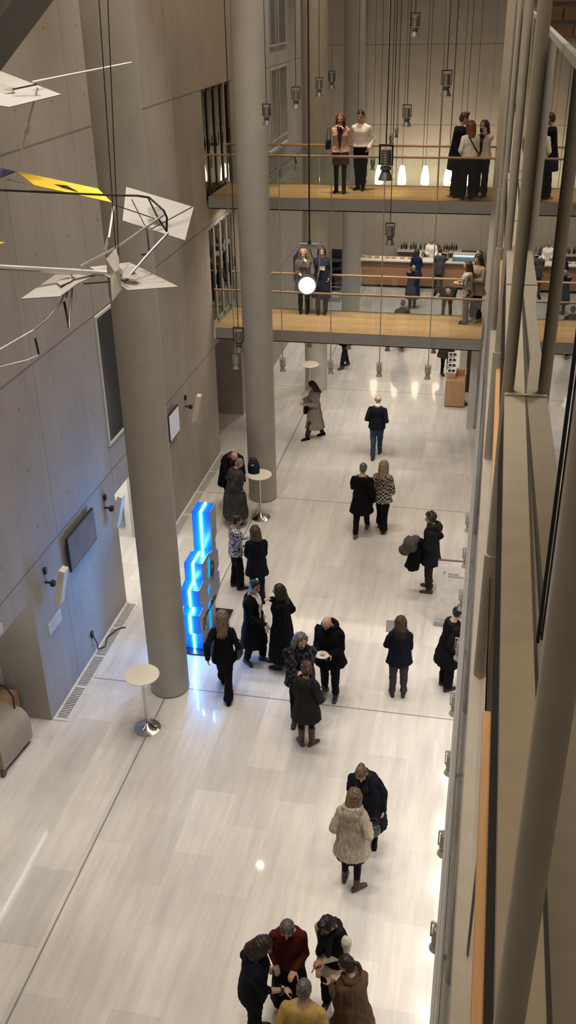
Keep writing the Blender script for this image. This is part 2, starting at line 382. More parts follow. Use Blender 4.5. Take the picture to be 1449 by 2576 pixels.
# ------------------------------------------------------------------ windows of the left wall
def window(name, y0, y1, z0, z1, mull, mats, x=XW):
    t = thing(name, (x, y0, z0), None, None); t['kind'] = 'structure'
    mb = MB()
    for a, b in (((y0 - .05, z0 - .05), (y0, z1 + .05)), ((y1, z0 - .05), (y1 + .05, z1 + .05)), ((y0, z0 - .05), (y1, z0)), ((y0, z1), (y1, z1 + .05))): mb.box((x - .02, *a), (x + .03, *b))
    for k in range(mull): 
        yc = y0 + (y1 - y0) * (k + 1) / (mull + 1); mb.box((x - .02, yc - .03, z0), (x + .03, yc + .03, z1))
    mb.build('window_frame', mats[0], t); MB().box((x - .01, y0, z0), (x + .012, y1, z1)).build('window_glass', mats[1], t)
window('window_1', 15.12, 16.3, 3.42, 5.74, 0, (m_white, m_darkglass))
pw = plain('dim_pane', (.13, .125, .115), .25)
window('window_2', 29.45, 31.65, 6.76, 8.64, 1, (m_lsteel, pw)); window('window_3', 29.45, 31.65, 9.3, 11.6, 1, (m_lsteel, pw))

# ------------------------------------------------------------------ floor grilles
def grille(y0, y1, label, n):
    t = thing('floor_grille', (-6.38, y0, 0), label, 'grille', 'floor grilles')
    mb = MB()
    for x in (-6.50, -6.285): mb.box((x, y0, 0), (x + .035, y1, .012))
    for k in range(5): mb.box((-6.465, y0 + (y1 - y0 - .05) * k / 4, 0), (-6.285, y0 + (y1 - y0 - .05) * k / 4 + .05, .012))
    mb.build('frame', m_white, t)
    MB().box((-6.465, y0, .001), (-6.285, y1, .004)).build('gap', m_dark, t)
    sl = MB(); d = (y1 - y0) / n
    for k in range(n): sl.box((-6.465, y0 + d * (k + .25), .003), (-6.285, y0 + d * (k + .78), .011))
    sl.build('slats', m_white, t)
grille(11.46, 15.05, 'pale slotted floor grille along the near left wall', 84)
grille(17.6, 22.2, 'pale slotted floor grille along the far left wall', 100)

# ------------------------------------------------------------------ left wall fittings
def tv(y0, y1, z0, z1, label, face):
    t = thing('wall_screen', (XW, (y0 + y1) / 2, z0), label, 'screen')
    MB().box((XW + .06, y0, z0), (XW + .105, y1, z1)).build('housing', m_black, t, bevel=.006)
    MB().box((XW + .1, y0 + .025, z0 + .025), (XW + .1075, y1 - .025, z1 - .025)).build('display', face, t)
    MB().box((XW, (y0 + y1) / 2 - .2, (z0 + z1) / 2 - .12), (XW + .06, (y0 + y1) / 2 + .2, (z0 + z1) / 2 + .12)).build('bracket', m_dark, t)
tv(12.72, 13.86, 2.12, 2.76, 'black framed television on the near left wall', plain('switched_off_display', (.10, .10, .115), .22, var=.25, scale=2))
tv(18.15, 18.86, 2.08, 2.70, 'bright wall screen beside the nearest column on the far left wall', plain('lit_display', (.55, .55, .62), .3, emit=(.62, .62, .72), estr=.25))
def washer(y, z, label):
    t = thing('wall_light', (XW, y, z), label, 'wall light', 'white box wall lights')
    a = R(14); mb = MB()
    def Q(x, dy, h): return (XW + .20 + x * math.cos(a) + h * math.sin(a), y + dy, z + h * math.cos(a) - x * math.sin(a))
    for x0, x1, mname, nm in ((-.05, .05, m_cream, 'box_housing'),):
        vs = [Q(x, dy, h) for h in (0, .66) for x, dy in ((x0, -.085), (x1, -.085), (x1, .085), (x0, .085))]
        mb.add(vs, [(0, 3, 2, 1), (4, 5, 6, 7), (0, 1, 5, 4), (1, 2, 6, 5), (2, 3, 7, 6), (3, 0, 4, 7)])
    mb.build('housing', m_cream, t, bevel=.008)
    MB().tube([(XW, y + .02, z + .34), (XW + .16, y + .02, z + .34)], .02, 8).build('arm', m_black, t)
    MB().box((XW, y + .0, z + .50), (XW + .05, y + .06, z + .60)).build('mount', m_dark, t); MB().box((XW + .1, y - .03, z + .30), (XW + .17, y + .05, z + .38)).build('knuckle', m_black, t)
washer(11.95, 2.05, 'nearest white box wall light left of the television')
washer(14.55, 2.03, 'white box wall light right of the television')
washer(19.6, 2.0, 'farthest white box wall light beyond the nearest column')
tag(MB().box((XW, 11.82, 1.44), (XW + .012, 12.32, 1.66)).build('wall_plaque', m_white, loc=(XW, 12, 1.5)), 'blank white plaque low on the near left wall', 'plaque')
tag(MB().box((XW, 10.3, 2.46), (XW + .012, 10.5, 2.62)).build('wall_plaque', m_white, loc=(XW, 10.4, 2.5)), 'small white plaque at the very left edge above the doorway', 'plaque')
so = thing('wall_socket', (XW, 13.33, .42), 'dark wall socket with a cable running down to the grille', 'socket')
MB().box((XW, 13.29, .36), (XW + .03, 13.37, .48)).build('plate', m_dark, so)
MB().tube([(XW + .03, 13.33, .40), (XW + .09, 13.34, .22), (XW + .07, 13.38, .06), (XW + .14, 13.55, .02), (XW + .08, 13.8, .03), (XW + .17, 14.1, .025), (XW + .3, 14.2, .02)], .011, 6).build('cable', m_black, so, smooth=True)
sl_ = thing('strip_light', (-6.85, 10.2, 2.36), 'slim strip light fixed under the left doorway lintel', 'light')
MB().box((-6.88, 9.2, 2.385), (-6.80, 11.3, 2.416)).build('tray', m_white, sl_)
MB().tube([(-6.84, 9.3, 2.365), (-6.84, 11.2, 2.365)], .02, 10).build('tube', emission('strip_glow', (.9, .95, 1), 16), sl_)
# bluish panel in the side corridor: strokes of its lettering follow the photo
sg = thing('corridor_sign', (-7.6, 17.52, .3), 'blue grey sign panel with dark lettering in the side passage', 'sign')
MB().box((-7.82, 17.49, .28), (-7.42, 17.53, .92)).build('panel', plain('sign_blue', (.20, .245, .33), .5), sg)
mb = MB()
for pts in (((-.02, .02), (-.05, .05), (-.02, .07), (-.05, .10), (-.01, .13)), ((.05, .01), (.05, .09)), ((.05, .12), (.06, .135)), ((.11, .02), (.10, .08), (.14, .09), (.15, .03), (.19, .02)), ((.12, .12), (.14, .13))):
    mb.tube([(-7.70 + x, 17.487, .60 + z) for x, z in pts], .009, 5)
mb.build('lettering', plain('sign_ink', (.02, .022, .07), .5), sg)

# ------------------------------------------------------------------ standing tables
def table():
    t = thing('standing_table', (0, 0, 0), 'x', 'table', 'round standing tables')
    MB().lathe((0, 0, 0), [(.01, 1.075), (.27, 1.078), (.28, 1.088), (.28, 1.098), (.275, 1.103), (.01, 1.104)], 48).build('table_top', m_cream, t, smooth=True)
    MB().cyl((0, 0), .024, .1, 1.08, 16).build('pole', m_chrome, t, smooth=True)
    MB().lathe((0, 0, 0), [(.01, 0), (.215, 0), (.218, .008), (.19, .016), (.08, .06), (.03, .12), (.01, .13)], 48).build('base', m_chrome, t, smooth=True)
    return t
tb = table()
for i, (x, y, l) in enumerate(((-4.88, 11.55, 'round standing table in front of the nearest column'), (-4.66, 18.92, 'round standing table with the dark bag on it'), (-4.86, 26.27, 'round standing table seen below the lower footbridge'))):
    o = tb if i == 0 else copy_tree(tb); o.location = (x, y, 0); o['label'] = l

# ------------------------------------------------------------------ hanging spot lamps
def spot():
    t = thing('hanging_spotlight', (0, 0, 0), 'x', 'spotlight', 'hanging spotlights')
    MB().tube([(0, 0, .17), (0, 0, 1.17)], .006, 6).build('rod', m_dark, t)
    y = MB()
    for a, b in (((-.075, -.012, .155), (.075, .012, .17)), ((-.075, -.012, -.02), (-.065, .012, .16)), ((.065, -.012, -.02), (.075, .012, .16)), ((-.075, -.012, -.03), (.075, .012, -.02))): y.box(a, b)
    y.build('yoke', m_dark, t)
    MB().lathe((0, 0, 0), [(.01, -.03)] + [(r, z) for k in range(6) for r, z in ((.055, -.03 + k * .025), (.05, -.018 + k * .025))] + [(.05, .12), (.01, .122)], 20).build('lamp_body', m_spot, t, smooth=True)
    MB().lathe((0, 0, 0), [(.01, -.075), (.058, -.075), (.058, -.045), (.01, -.045)], 20).build('collar', m_spot, t, smooth=True)
    MB().lathe((0, 0, 0), [(.03, -.075), (.042, -.085), (.078, -.175), (.074, -.175), (.04, -.09), (.01, -.09)], 24).build('reflector', m_spot, t, smooth=True)
    return t
sp0 = spot(); first = True
SP = [(-1.11, 10.37, 9.06, 'large dark spotlight hanging before the upper footbridge rail between the two groups'), (-1.45, 17.3, 10.12, 'topmost spotlight hanging near the upper edge of the picture'),
      (-1.56, 17.7, 8.73, 'spotlight hanging above and right of the white shirted man'), (-.80, 15.3, 9.42, 'spotlight hanging above the embracing couple'),
      (-3.46, 17.6, 9.02, 'spotlight hanging just left of the thick black cable'), (-3.56, 20.5, 8.95, 'spotlight hanging just right of the thick black cable'), (-3.55, 22.0, 8.97, 'small spotlight hanging above the woman taking a photo'),
      (-4.05, 17.9, 8.72, 'spotlight hanging at the right edge of the second column'), (-1.59, 15.8, 7.16, 'spotlight with a crossbar hanging between the footbridges before the bar wall'), (-3.28, 12.4, 6.42, 'large spotlight hanging at the left edge of the second column'),
      (-4.0, 38.9, 5.65, 'tiny far spotlight directly above the large dark one'), (-3.9, 40.0, 5.75, 'tiny far spotlight right of the large dark one'), (-3.9, 32.5, 5.7, 'small far spotlight left of the large dark one'), (-3.6, 28.1, 6.07, 'small spotlight beside the dark trousers of the white shirted man'),
      (-5.98, 22.2, 2.53, 'front row spotlight under the lower footbridge, left of the second column'), (-4.78, 22.2, 2.53, 'front row spotlight under the lower footbridge, just right of the second column'), (-3.58, 22.2, 2.53, 'front row spotlight under the lower footbridge, right of the far table'),
      (-2.39, 22.2, 2.53, 'front row spotlight under the lower footbridge, above the man in the dark sweater'), (-1.22, 22.2, 2.53, 'front row spotlight under the lower footbridge, nearest the wooden desk'),
      (-4.5, 24.36, 2.45, 'rear row spotlight under the lower footbridge, above the far table'), (-3.45, 24.36, 2.45, 'rear row spotlight under the lower footbridge, by the walking legs'), (-2.42, 24.36, 2.45, 'rear row spotlight under the lower footbridge, above the bald walker'), (-1.22, 24.36, 2.45, 'rear row spotlight under the lower footbridge, left of the brown coat')]
EY = (14.9, 13.7, 12.45, 11.2, 10.0, 8.9, 7.65, 6.45)
EN = ('first', 'second', 'third', 'fourth', 'fifth', 'sixth', 'seventh', 'eighth')
for k, y in enumerate(EY): SP.append((.035, y, 2.5, EN[k] + ' spotlight from the far end of the row along the right gallery edge'))
for k, (x, y, z, l) in enumerate(SP):
    o = sp0 if k == 0 else copy_tree(sp0)
    o.location = (x, y, z); o['label'] = l; o.rotation_euler.z = (k * 1.3) % .6 - .3
    L = (16.05 if not (22.3 < y < 25 and z < 3) else 3.05) - z - .17
    if abs(x - .035) < .001: L = .34
    for c in children(o):
        if abs(x - .035) < .001 or (z < 3 and y > 22):
            c.material_slots[0].link = 'OBJECT'; c.material_slots[0].material = m_lsteel  # paler steel on low rows; along the gallery edge it paints in the light
        if c.name.startswith('rod'):
            c.scale.z = L; c.location.z = .17 - .17 * L
            if z < 3 and 22 < y < 22.3: c.scale.x = c.scale.y = 2.1
o = copy_tree(sp0); o.location = (-5.81, 21.83, 14.9); o['label'] = 'lit spotlight hanging above the picture beside the second column'; o.rotation_euler.z = .2
for c in children(o):
    if c.name.startswith('rod'): c.scale.z = .98; c.location.z = .17 - .17 * .98
bl = MB().lathe((-5.81, 21.83, 14.9), [(.005, -.16), (.068, -.16), (.068, -.17), (.005, -.176)], 16).build('bulb', emission('bulb_glow', (1, .9, .75), 420), o); bl.rotation_euler.z = 0
# loose suspension cables seen against the back wall
for k, (x, y) in enumerate(((-2.9, 30), (-2.2, 31), (-1.7, 30.5), (-1.35, 30), (-1.15, 31.5), (-.95, 30.2), (-3.4, 33), (-4.2, 31))):
    tag(MB().tube([(x, y, 5.2 + .1 * k), (x, y, 16.05)], .008, 5).build('suspension_cable', m_dark, loc=(x, y, 16)), 'thin dark suspension cable hanging before the back wall', 'cable', 'thin cables before the back wall')
# big flood lamp shining at the camera
fl = thing('flood_lamp', (-3.13, 17, 5.9), 'round blazing flood lamp hanging from a thick black cable', 'lamp')
c0 = V((-3.18, 17, 5.94)); d = (V((0, 0, 10.6)) - c0).normalized(); d = (d + V((0, 0, -.25))).normalized()
a_ = V((0, 0, 1)).cross(d).normalized(); b_ = d.cross(a_)
MB().rings([MB().ering(c0 + d * t, a_ * r, b_ * r, 28) for t, r in ((-.30, .05), (-.27, .11), (-.16, .165), (0, .175), (.012, .175))]).build('housing', m_spot, fl, smooth=True)
MB().rings([MB().ering(c0 + d * .013, a_ * .15, b_ * .15, 28), MB().ering(c0 + d * .02, a_ * .145, b_ * .145, 28)]).build('lens', emission('flood_glow', (1, .97, .9), 22), fl)
MB().box((-3.33, 16.98, 6.60), (-2.93, 17.03, 6.645)).build('crossbar', m_steel, fl, bevel=.006); MB().box((-3.31, 16.98, 6.66), (-2.95, 17.03, 6.69)).build('crossbar', m_steel, fl, bevel=.006)
for s_ in (-1, 1): MB().tube([(-3.13 + .18 * s_, 17, 6.62), (-3.15 + .19 * s_, 17, 6.2), c0 + a_ * .17 * s_ - d * .1], .012, 8).build('yoke_arm', m_steel, fl)
MB().tube([(-3.13, 17, 6.68), (-3.13, 17, 6.76)], [.04, .015], 10).build('cable_gland', m_black, fl)
MB().tube([(-3.13, 17, 6.7), (-3.128, 17, 9.0), (-3.125, 17, 16.05)], .014, 8).build('cable', m_black, fl, smooth=True)
MB().tube([(-3.13, 17, 6.62), (-3.08, 17, 6.45), (-2.98, 17, 6.36), (-3.0, 17.05, 6.15), c0 - d * .25], .008, 6).build('lead', m_black, fl, smooth=True)
# lighting track with two spots on the far left wall
tr = thing('lighting_track', (-6.4, 28, 5.95), 'dark lighting track with two small spots on the far left wall', 'track')
MB().box((-6.43, 27.6, 5.93), (-6.39, 33.8, 5.97)).build('rail', m_dark, tr)
MB().box((-6.5, 28.7, 6.5), (-6.40, 31.3, 6.56)).build('ledge', m_lsteel, tr)
for y in (29.8, 32.3):
    MB().tube([(-6.41, y, 5.94), (-6.36, y - .05, 5.72)], .03, 8).build('spot_head', m_dark, tr); MB().tube([(-6.36, y - .05, 5.72), (-6.32, y - .1, 5.55)], [.025, .07], 12).build('spot_shade', m_spot, tr)
# pendant lamps over the bar
def pend():
    t = thing('pendant_lamp', (0, 0, 0), 'x', 'lamp', 'pendant lamps over the bar')
    MB().lathe((0, 0, 0), [(.02, .0), (.145, .0), (.158, .06), (.155, .2), (.135, .4), (.10, .58), (.08, .66), (.075, .68), (.02, .685)], 28).build('glass_shade', emission('pendant_glow', (1, .84, .62), 9), t, smooth=True)
    MB().tube([(0, 0, .68), (0, 0, 12)], .008, 5).build('cord', m_dark, t)
    return t
pd = pend()
for k, (x, l) in enumerate(((-4.4, 'first frosted pendant lamp from the left, behind the large spotlight'), (-3.52, 'second frosted pendant lamp from the left above the upper deck'), (-2.64, 'third frosted pendant lamp from the left above the upper deck'), (-1.77, 'fourth frosted pendant lamp, beside the embracing man'), (-.9, 'rightmost frosted pendant lamp, behind the woman in white'))):
    o = pd if k == 0 else copy_tree(pd); o.location = (x, 38.8, 4.03); o['label'] = l

# ------------------------------------------------------------------ bar
bar = thing('bar_counter', (-2.7, 39.2, 0), 'long wooden bar counter with a white top at the far end', 'bar')
MB().box((-5.02, 38.82, .10), (-.30, 39.42, .80)).build('front_panel', m_bar, bar)
MB().box((-5.02, 38.84, .80), (-.30, 39.42, 1.05)).build('upper_panel', wood('bar_upper', (.22, .13, .08), (.30, .18, .11), 'X', .6, .45), bar)
MB().box((-4.98, 38.9, 0), (-.34, 39.36, .10)).build('toe_kick', m_dark, bar)
MB().box((-5.08, 38.76, 1.05), (-.26, 39.48, 1.10)).build('worktop', m_white, bar)
bb = thing('back_counter', (-2.5, 41.6, 0), 'back counter against the wall carrying the bottles', 'counter')
MB().box((-3.8, 41.45, 0), (-.3, 41.98, .84)).build('cabinet', plain('dark_cabinet', (.08, .065, .05), .5), bb); MB().box((-3.85, 41.38, .84), (-1.15, 41.98, .90)).build('counter_top', m_white, bb)
BC = [((.02, .035, .02), .12), ((.05, .03, .012), .15), ((.55, .56, .52), .1), ((.012, .012, .014), .2), ((.02, .06, .035), .12), ((.16, .05, .02), .15), ((.5, .45, .3), .12)]
BN = ['dark green', 'amber', 'clear', 'black', 'green', 'reddish', 'pale gold']
for k in range(24):
    x = -3.68 + k * .1; ci = (k * 5 + k // 3) % 7; h = .25 + .07 * ((k * 7) % 4) / 3; r = .036
    o = MB().lathe((x, 41.62 + .09 * (k % 2), .90), [(.005, 0), (r, 0), (r, h * .58), (r * .9, h * .66), (.014, h * .78), (.014, h), (.004, h)], 12).build('bottle', plain('bottle_' + BN[ci], *BC[ci]), smooth=True, loc=(x, 41.62 + .09 * (k % 2), .90))
    tag(o, BN[ci] + ' bottle in the row of bottles on the back counter', 'bottle', 'bottles on the back counter')
pc = plain('baked_crust', (.55, .30, .13), .6, var=.3, scale=30)
for k, (x, l) in enumerate(((-4.95, 'leftmost food tray at the bar end'), (-4.72, 'second food tray from the bar end'), (-4.42, 'third food tray on the bar'), (-4.0, 'fourth food tray on the bar'), (-3.75, 'fifth food tray on the bar'), (-3.4, 'food tray left of the white pitcher'), (-3.1, 'food tray just left of the dark haired customer'))):
    t = thing('food_tray', (x, 39.1, 1.1), l, 'tray', 'food trays on the bar')
    MB().box((x - .1, 38.98, 1.1), (x + .1, 39.22, 1.125)).build('tray', m_white, t)
    mb = MB()
    for q in range(6): mb.ell((x - .06 + .06 * (q % 3), 39.04 + .1 * (q // 3), 1.155 + (.03 if k == 0 else 0)), (.035, .045, .03), n=10, k=6)
    mb.build('pastries', pc, t, smooth='full')
pt = thing('pitcher', (-2.72, 39.1, 1.1), 'tall white pitcher on the bar left of the bartender', 'pitcher')
MB().lathe((-2.72, 39.1, 1.1), [(.005, 0), (.07, 0), (.085, .12), (.06, .26), (.07, .33), (.06, .33), (.05, .26), (.005, .2)], 20).build('jug', m_white, pt, smooth=True)
MB().tube([(-2.64, 39.1, 1.36), (-2.57, 39.1, 1.3), (-2.63, 39.1, 1.18)], .012, 8).build('handle', m_white, pt)
cs = thing('display_case', (-.85, 39.1, 1.1), 'glass display case with a blue lit shelf on the bar', 'display case')
mb = MB()
for z in (1.1, 1.2, 1.36): mb.box((-1.42, 38.9, z), (-.32, 39.35, z + .025))
for x in (-1.42, -.34): mb.box((x, 38.9, 1.1), (x + .02, 39.35, 1.385))
mb.build('frame', m_lsteel, cs)
MB().box((-1.38, 38.93, 1.30), (-.36, 38.96, 1.355)).build('light_strip', emission('case_blue', (.35, .6, 1), 3), cs); MB().box((-1.38, 39.30, 1.13), (-.36, 39.32, 1.34)).build('back_light', emission('case_back', (.45, .7, 1), 2.2), cs); MB().box((-1.4, 38.9, 1.12), (-.34, 38.906, 1.36)).build('front_glass', m_glass, cs)
mb = MB()
for q in range(9): mb.ell((-1.3 + q * .11, 39.08, 1.24), (.045, .06, .03), n=8, k=6)
mb.build('cakes', plain('cake_cream', (.7, .62, .5), .6, var=.3, scale=25), cs, smooth='full')
mc = thing('coffee_machine', (-1.75, 39.15, 1.1), 'steel coffee machine on the bar left of the display case', 'coffee machine')
MB().box((-1.95, 39.0, 1.1), (-1.58, 39.4, 1.42)).build('casing', m_chrome, mc, bevel=.02); MB().box((-1.93, 38.97, 1.1), (-1.6, 39.01, 1.2)).build('drip_tray', m_dark, mc); MB().tube([(-1.75, 38.99, 1.32), (-1.75, 38.88, 1.3)], .018, 8).build('group_handle', m_black, mc)
tag(MB().tube([(-.44, 38.6, 1.62), (-.2, 38.6, .03)], .04, 12).build('leaning_pole', m_white, loc=(-.2, 38.6, 0)), 'white rolled tube leaning at the right end of the bar', 'tube')
# stacked chairs left of the far column
for k in range(5):
    t = thing('stacked_chair', (-5.75, 36.6, .0), ('bottom', 'second from bottom', 'middle', 'second from top', 'topmost')[k] + ' dark chair of the stack left of the far column', 'chair', 'stacked dark chairs'); t.location.z = 0
    z = .28 * k; navy = plain('navy_upholstery', (.022, .026, .04), .7)
    MB().box((-5.98, 36.4, .42 + z), (-5.52, 36.85, .47 + z)).build('seat', navy, t, bevel=.015); MB().box((-5.98, 36.82, .5 + z), (-5.52, 36.88, .82 + z)).build('backrest', navy, t, bevel=.015)
    for sx in (-5.97, -5.54):
        for sy in (36.41, 36.84): MB().tube([(sx, sy, z), (sx, sy, .45 + z)], .011, 6).build('leg', m_dark, t)
tag(MB().box((XW, 32.4, 1.85), (XW + .03, 34.0, 2.7)).build('wall_panel', plain('plum_panel', (.05, .03, .045), .5), loc=(XW, 33, 2)), 'dark plum panel on the far left wall', 'panel')

# ------------------------------------------------------------------ desk with leaflets
dk = thing('wooden_desk', (-.65, 26.6, 0), 'wooden reception desk below the right end of the lower footbridge', 'desk')
MB().box((-.93, 26.32, .03), (-.37, 26.36, .79)).build('front_panel', m_desk, dk); MB().box((-.93, 26.36, .03), (-.89, 26.95, .79)).build('side_panel', m_desk, dk); MB().box((-.41, 26.36, .03), (-.37, 26.95, 1.0)).build('side_panel', m_desk, dk)
MB().box((-.89, 26.36, .75), (-.41, 26.95, .79)).build('desk_top', m_desk, dk); MB().box((-.66, 26.8, .79), (-.41, 26.95, .97)).build('shelf_back', m_desk, dk); MB().box((-.9, 26.36, 0), (-.4, 26.9, .03)).build('plinth', m_dark, dk)
MB().box((-.89, 26.5, .79), (-.67, 26.9, .93)).build('raised_box', m_desk, dk)
lf = thing('leaflet_rack', (-.78, 26.7, .93), 'white leaflet rack with four dark pictured pockets on the desk', 'rack')
for k in range(4):
    y = 26.56 + k * .09; z = .95 + k * .13
    MB().add([(-.92, y, z), (-.66, y, z), (-.66, y + .03, z + .12), (-.92, y + .03, z + .12), (-.92, y + .02, z), (-.66, y + .02, z), (-.66, y + .05, z + .12), (-.92, y + .05, z + .12)], [(0, 1, 2, 3), (7, 6, 5, 4), (0, 4, 5, 1), (1, 5, 6, 2), (2, 6, 7, 3), (3, 7, 4, 0)]).build('pocket', plain('paper_white', (.8, .78, .74), .6), lf)
    pcm = MB()
    for x in (-.89, -.78): pcm.add([(x, y + .004, z + .03), (x + .085, y + .004, z + .03), (x + .085, y + .023, z + .10), (x, y + .023, z + .10), (x, y - .003, z + .03), (x + .085, y - .003, z + .03), (x + .085, y + .016, z + .10), (x, y + .016, z + .10)], [(0, 1, 2, 3), (7, 6, 5, 4), (0, 4, 5, 1), (1, 5, 6, 2), (2, 6, 7, 3), (3, 7, 4, 0)])
    pcm.build('picture', m_black, lf)
MB().tube([(-.79, 26.78, .93), (-.79, 26.9, 1.5)], .012, 6).build('rack_stem', m_dark, lf)
tag(MB().box((-.4, 27.6, 0), (-.07, 27.75, 2.4)).build('dark_door_panel', wood('dark_brown_door', (.035, .022, .015), (.06, .038, .025), 'Z', .5, .5), loc=(-.2, 27.7, 0)), 'dark brown panel standing behind the wooden desk', 'panel')
tag(MB().box((-.62, 28.4, 0), (-.42, 28.6, 2.3)).build('pale_panel', m_white, loc=(-.5, 28.5, 0)), 'narrow white panel between the dark panel and the leaflets', 'panel')
sn = thing('stanchion', (-.22, 26.6, 0), 'steel barrier post beside the wooden desk', 'barrier post')
MB().cyl((-.22, 26.6), .022, .03, .95, 14).build('post', m_chrome, sn, smooth=True); MB().lathe((-.22, 26.6, 0), [(.01, 0), (.13, 0), (.13, .02), (.03, .05), (.01, .05)], 24).build('base', m_dark, sn, smooth=True); MB().cyl((-.22, 26.6), .03, .93, 1.0, 14).build('head', m_dark, sn)
# white information board on the right
ib = thing('information_board', (-.2, 15.4, 0), 'white freestanding information board with two faint lines of text', 'board')
MB().box((-.47, 15.36, .10), (.14, 15.41, 1.40)).build('panel', plain('board_white', (.66, .635, .60), .5), ib, bevel=.004)
MB().box((-.47, 15.36, 1.40), (.14, 15.41, 1.412)).build('top_edge', plain('board_brown', (.10, .06, .045), .5), ib); MB().box((-.475, 15.28, 0), (.14, 15.52, .10)).build('base', m_steel, ib)
mb = MB(); random.seed(3); x = -.28
for row, (z, n) in enumerate(((1.115, 9), (1.065, 13))):
    x = -.27
    for k in range(n):
        w = random.uniform(.012, .02); h = random.choice((.018, .024, .03)); mb.box((x, 15.356, z), (x + w * .8, 15.361, z + h)); x += w + .006
mb.build('text', plain('text_red_grey', (.22, .12, .11), .6), ib)
MB().tube([(-.36, 15.356, 1.16), (-.345, 15.356, 1.185), (-.33, 15.356, 1.16), (-.345, 15.356, 1.13)], .006, 5).build('emblem', plain('emblem_grey', (.2, .17, .16), .6), ib)

# ------------------------------------------------------------------ box and covered trolley by the left doorway
wb = thing('wooden_crate', (-7.2, 11.0, 0), 'plain wooden box standing in the left doorway', 'box')
MB().box((-7.75, 10.98, 0), (-7.0, 11.38, .62)).build('carcass', wood('crate_wood', (.36, .20, .11), (.44, .26, .15), 'X', .5, .5), wb, bevel=.006); MB().box((-7.71, 11.02, .615), (-7.04, 11.34, .625)).build('lid', wood('crate_lid', (.36, .215, .11), (.45, .28, .16), 'X', .5, .5), wb)
cv = thing('covered_trolley', (-6.9, 10.4, 0), 'beige covered trolley with a dark hoop handle at the left edge', 'trolley')
def roll(p0, p1, prof, nm, mat, bev=0):
    p0, p1 = V(p0), V(p1); dd = (p1 - p0); dd.z = 0; dd.normalize(); nn = V((-dd.y, dd.x, 0))
    rs = [[p + nn * a + V((0, 0, b)) for a, b in prof] for p in (p0, p0 + (p1 - p0) * .5, p1)]
    MB().rings(rs).build(nm, mat, cv, smooth=True, bevel=bev)
prof = [(-.02, .10), (-.03, .45), (.02, .58), (.10, .66), (.22, .68), (.50, .68), (.55, .60), (.55, .10)]
roll((-6.72, 10.10, 0), (-6.62, 10.92, 0), prof, 'cover', plain('beige_cover', (.36, .305, .225), .45, var=.06, scale=5))
MB().tube([(-6.80, 10.86, .62), (-6.84, 10.95, .85), (-6.98, 11.0, 1.0), (-7.2, 11.0, 1.02), (-7.4, 10.95, .95)], .016, 8).build('hoop_handle', plain('dark_plum_tube', (.04, .02, .025), .4), cv, smooth=True)
for p in ((-6.72, 10.10), (-6.68, 10.8), (-7.2, 10.2)): MB().tube([(p[0] - .025, p[1], .055), (p[0] + .03, p[1], .055)], .055, 14).build('wheel', plain('wheel_grey', (.10, .085, .08), .6), cv)
# ------------------------------------------------------------------ blue lit totem
tot = thing('light_totem', (-4.72, 14.2, 0), 'tall stepped blue totem with a zigzag line of white light', 'sculpture')
m_blue = plain('blue_acrylic', (.004, .10, .55), .28, var=.05, emit=(.0, .15, 1), estr=.35)
m_plate = plain('grey_blue_plate', (.34, .36, .42), .45, metal=.2, var=.05)
FR = [(13.76, .04), (13.76, .45), (13.62, .47), (13.62, .85), (13.88, .88), (13.88, .96), (13.70, .99), (13.70, 1.33), (14.0, 1.37), (14.0, 1.71), (14.42, 1.70), (14.45, 1.64), (14.62, 1.63), (14.64, 2.41)]
BK = [(15.0, 2.41), (15.0, 1.80), (14.88, 1.74), (14.88, 1.47), (15.0, 1.45), (15.0, 1.10), (14.80, 1.02), (15.0, .97), (15.0, .62), (14.62, .50), (14.62, .04)]
MB().prism(FR + BK, 'X', -4.88, -4.555).build('core', m_blue, tot)
for x in (-4.89, -4.555): MB().prism([(y + (.012 if (y, z) in FR[:14] else 0), z) for y, z in FR + BK], 'X', x, x + .012).build('side_plate', m_plate, tot)
MB().tube([(-4.72, y - .012, z + .006) for y, z in FR] + [(-4.72, 14.98, 2.42)], .016, 8).build('light_line', emission('totem_line', (.10, .40, 1), 165), tot, smooth=True)
MB().box((-4.92, 13.6, 0), (-4.34, 15.12, .03)).build('floor_plate', plain('black_plate', (.012, .013, .02), .3), tot)
for (y0, y1, z0, z1) in ((14.30, 14.42, 1.22, 1.62), (14.22, 14.34, .93, 1.10), (14.18, 14.32, .12, .78)):
    MB().prism([(y0, z0), (y1, z0 + .05), (y1, z1), (y0, z1 - .05)], 'X', -4.546, -4.538).build('lit_slot', emission('slot_blue', (0, .28, 1), 1.6), tot)
ink = plain('totem_ink', (.02, .035, .08), .5)
mb = MB(); mb.tube([(-4.538, 14.46, 1.18), (-4.538, 14.48, 1.38), (-4.538, 14.55, 1.46), (-4.538, 14.63, 1.40), (-4.538, 14.66, 1.28), (-4.538, 14.58, 1.12), (-4.538, 14.52, 1.06)], .011, 6)
mb.tube([(-4.538, 14.5, 1.16), (-4.538, 14.55, 1.26), (-4.538, 14.61, 1.26), (-4.538, 14.6, 1.16)], .009, 6)
mb.build('loop_emblem', ink, tot)
mb = MB(); mb.tube([(-4.538, 13.86, .40), (-4.538, 13.82, .52), (-4.538, 13.87, .66), (-4.538, 13.93, .62)], .010, 6); mb.tube([(-4.538, 13.95, .44), (-4.538, 13.95, .58), (-4.538, 14.02, .66), (-4.538, 14.06, .60)], .010, 6)
mb.tube([(-4.538, 14.06 + .6 * k / 40, .62 + .035 * math.sin(k * 1.25) + (.05 if k % 9 == 4 else 0)) for k in range(41)], .011, 6); mb.build('script_lettering', ink, tot)

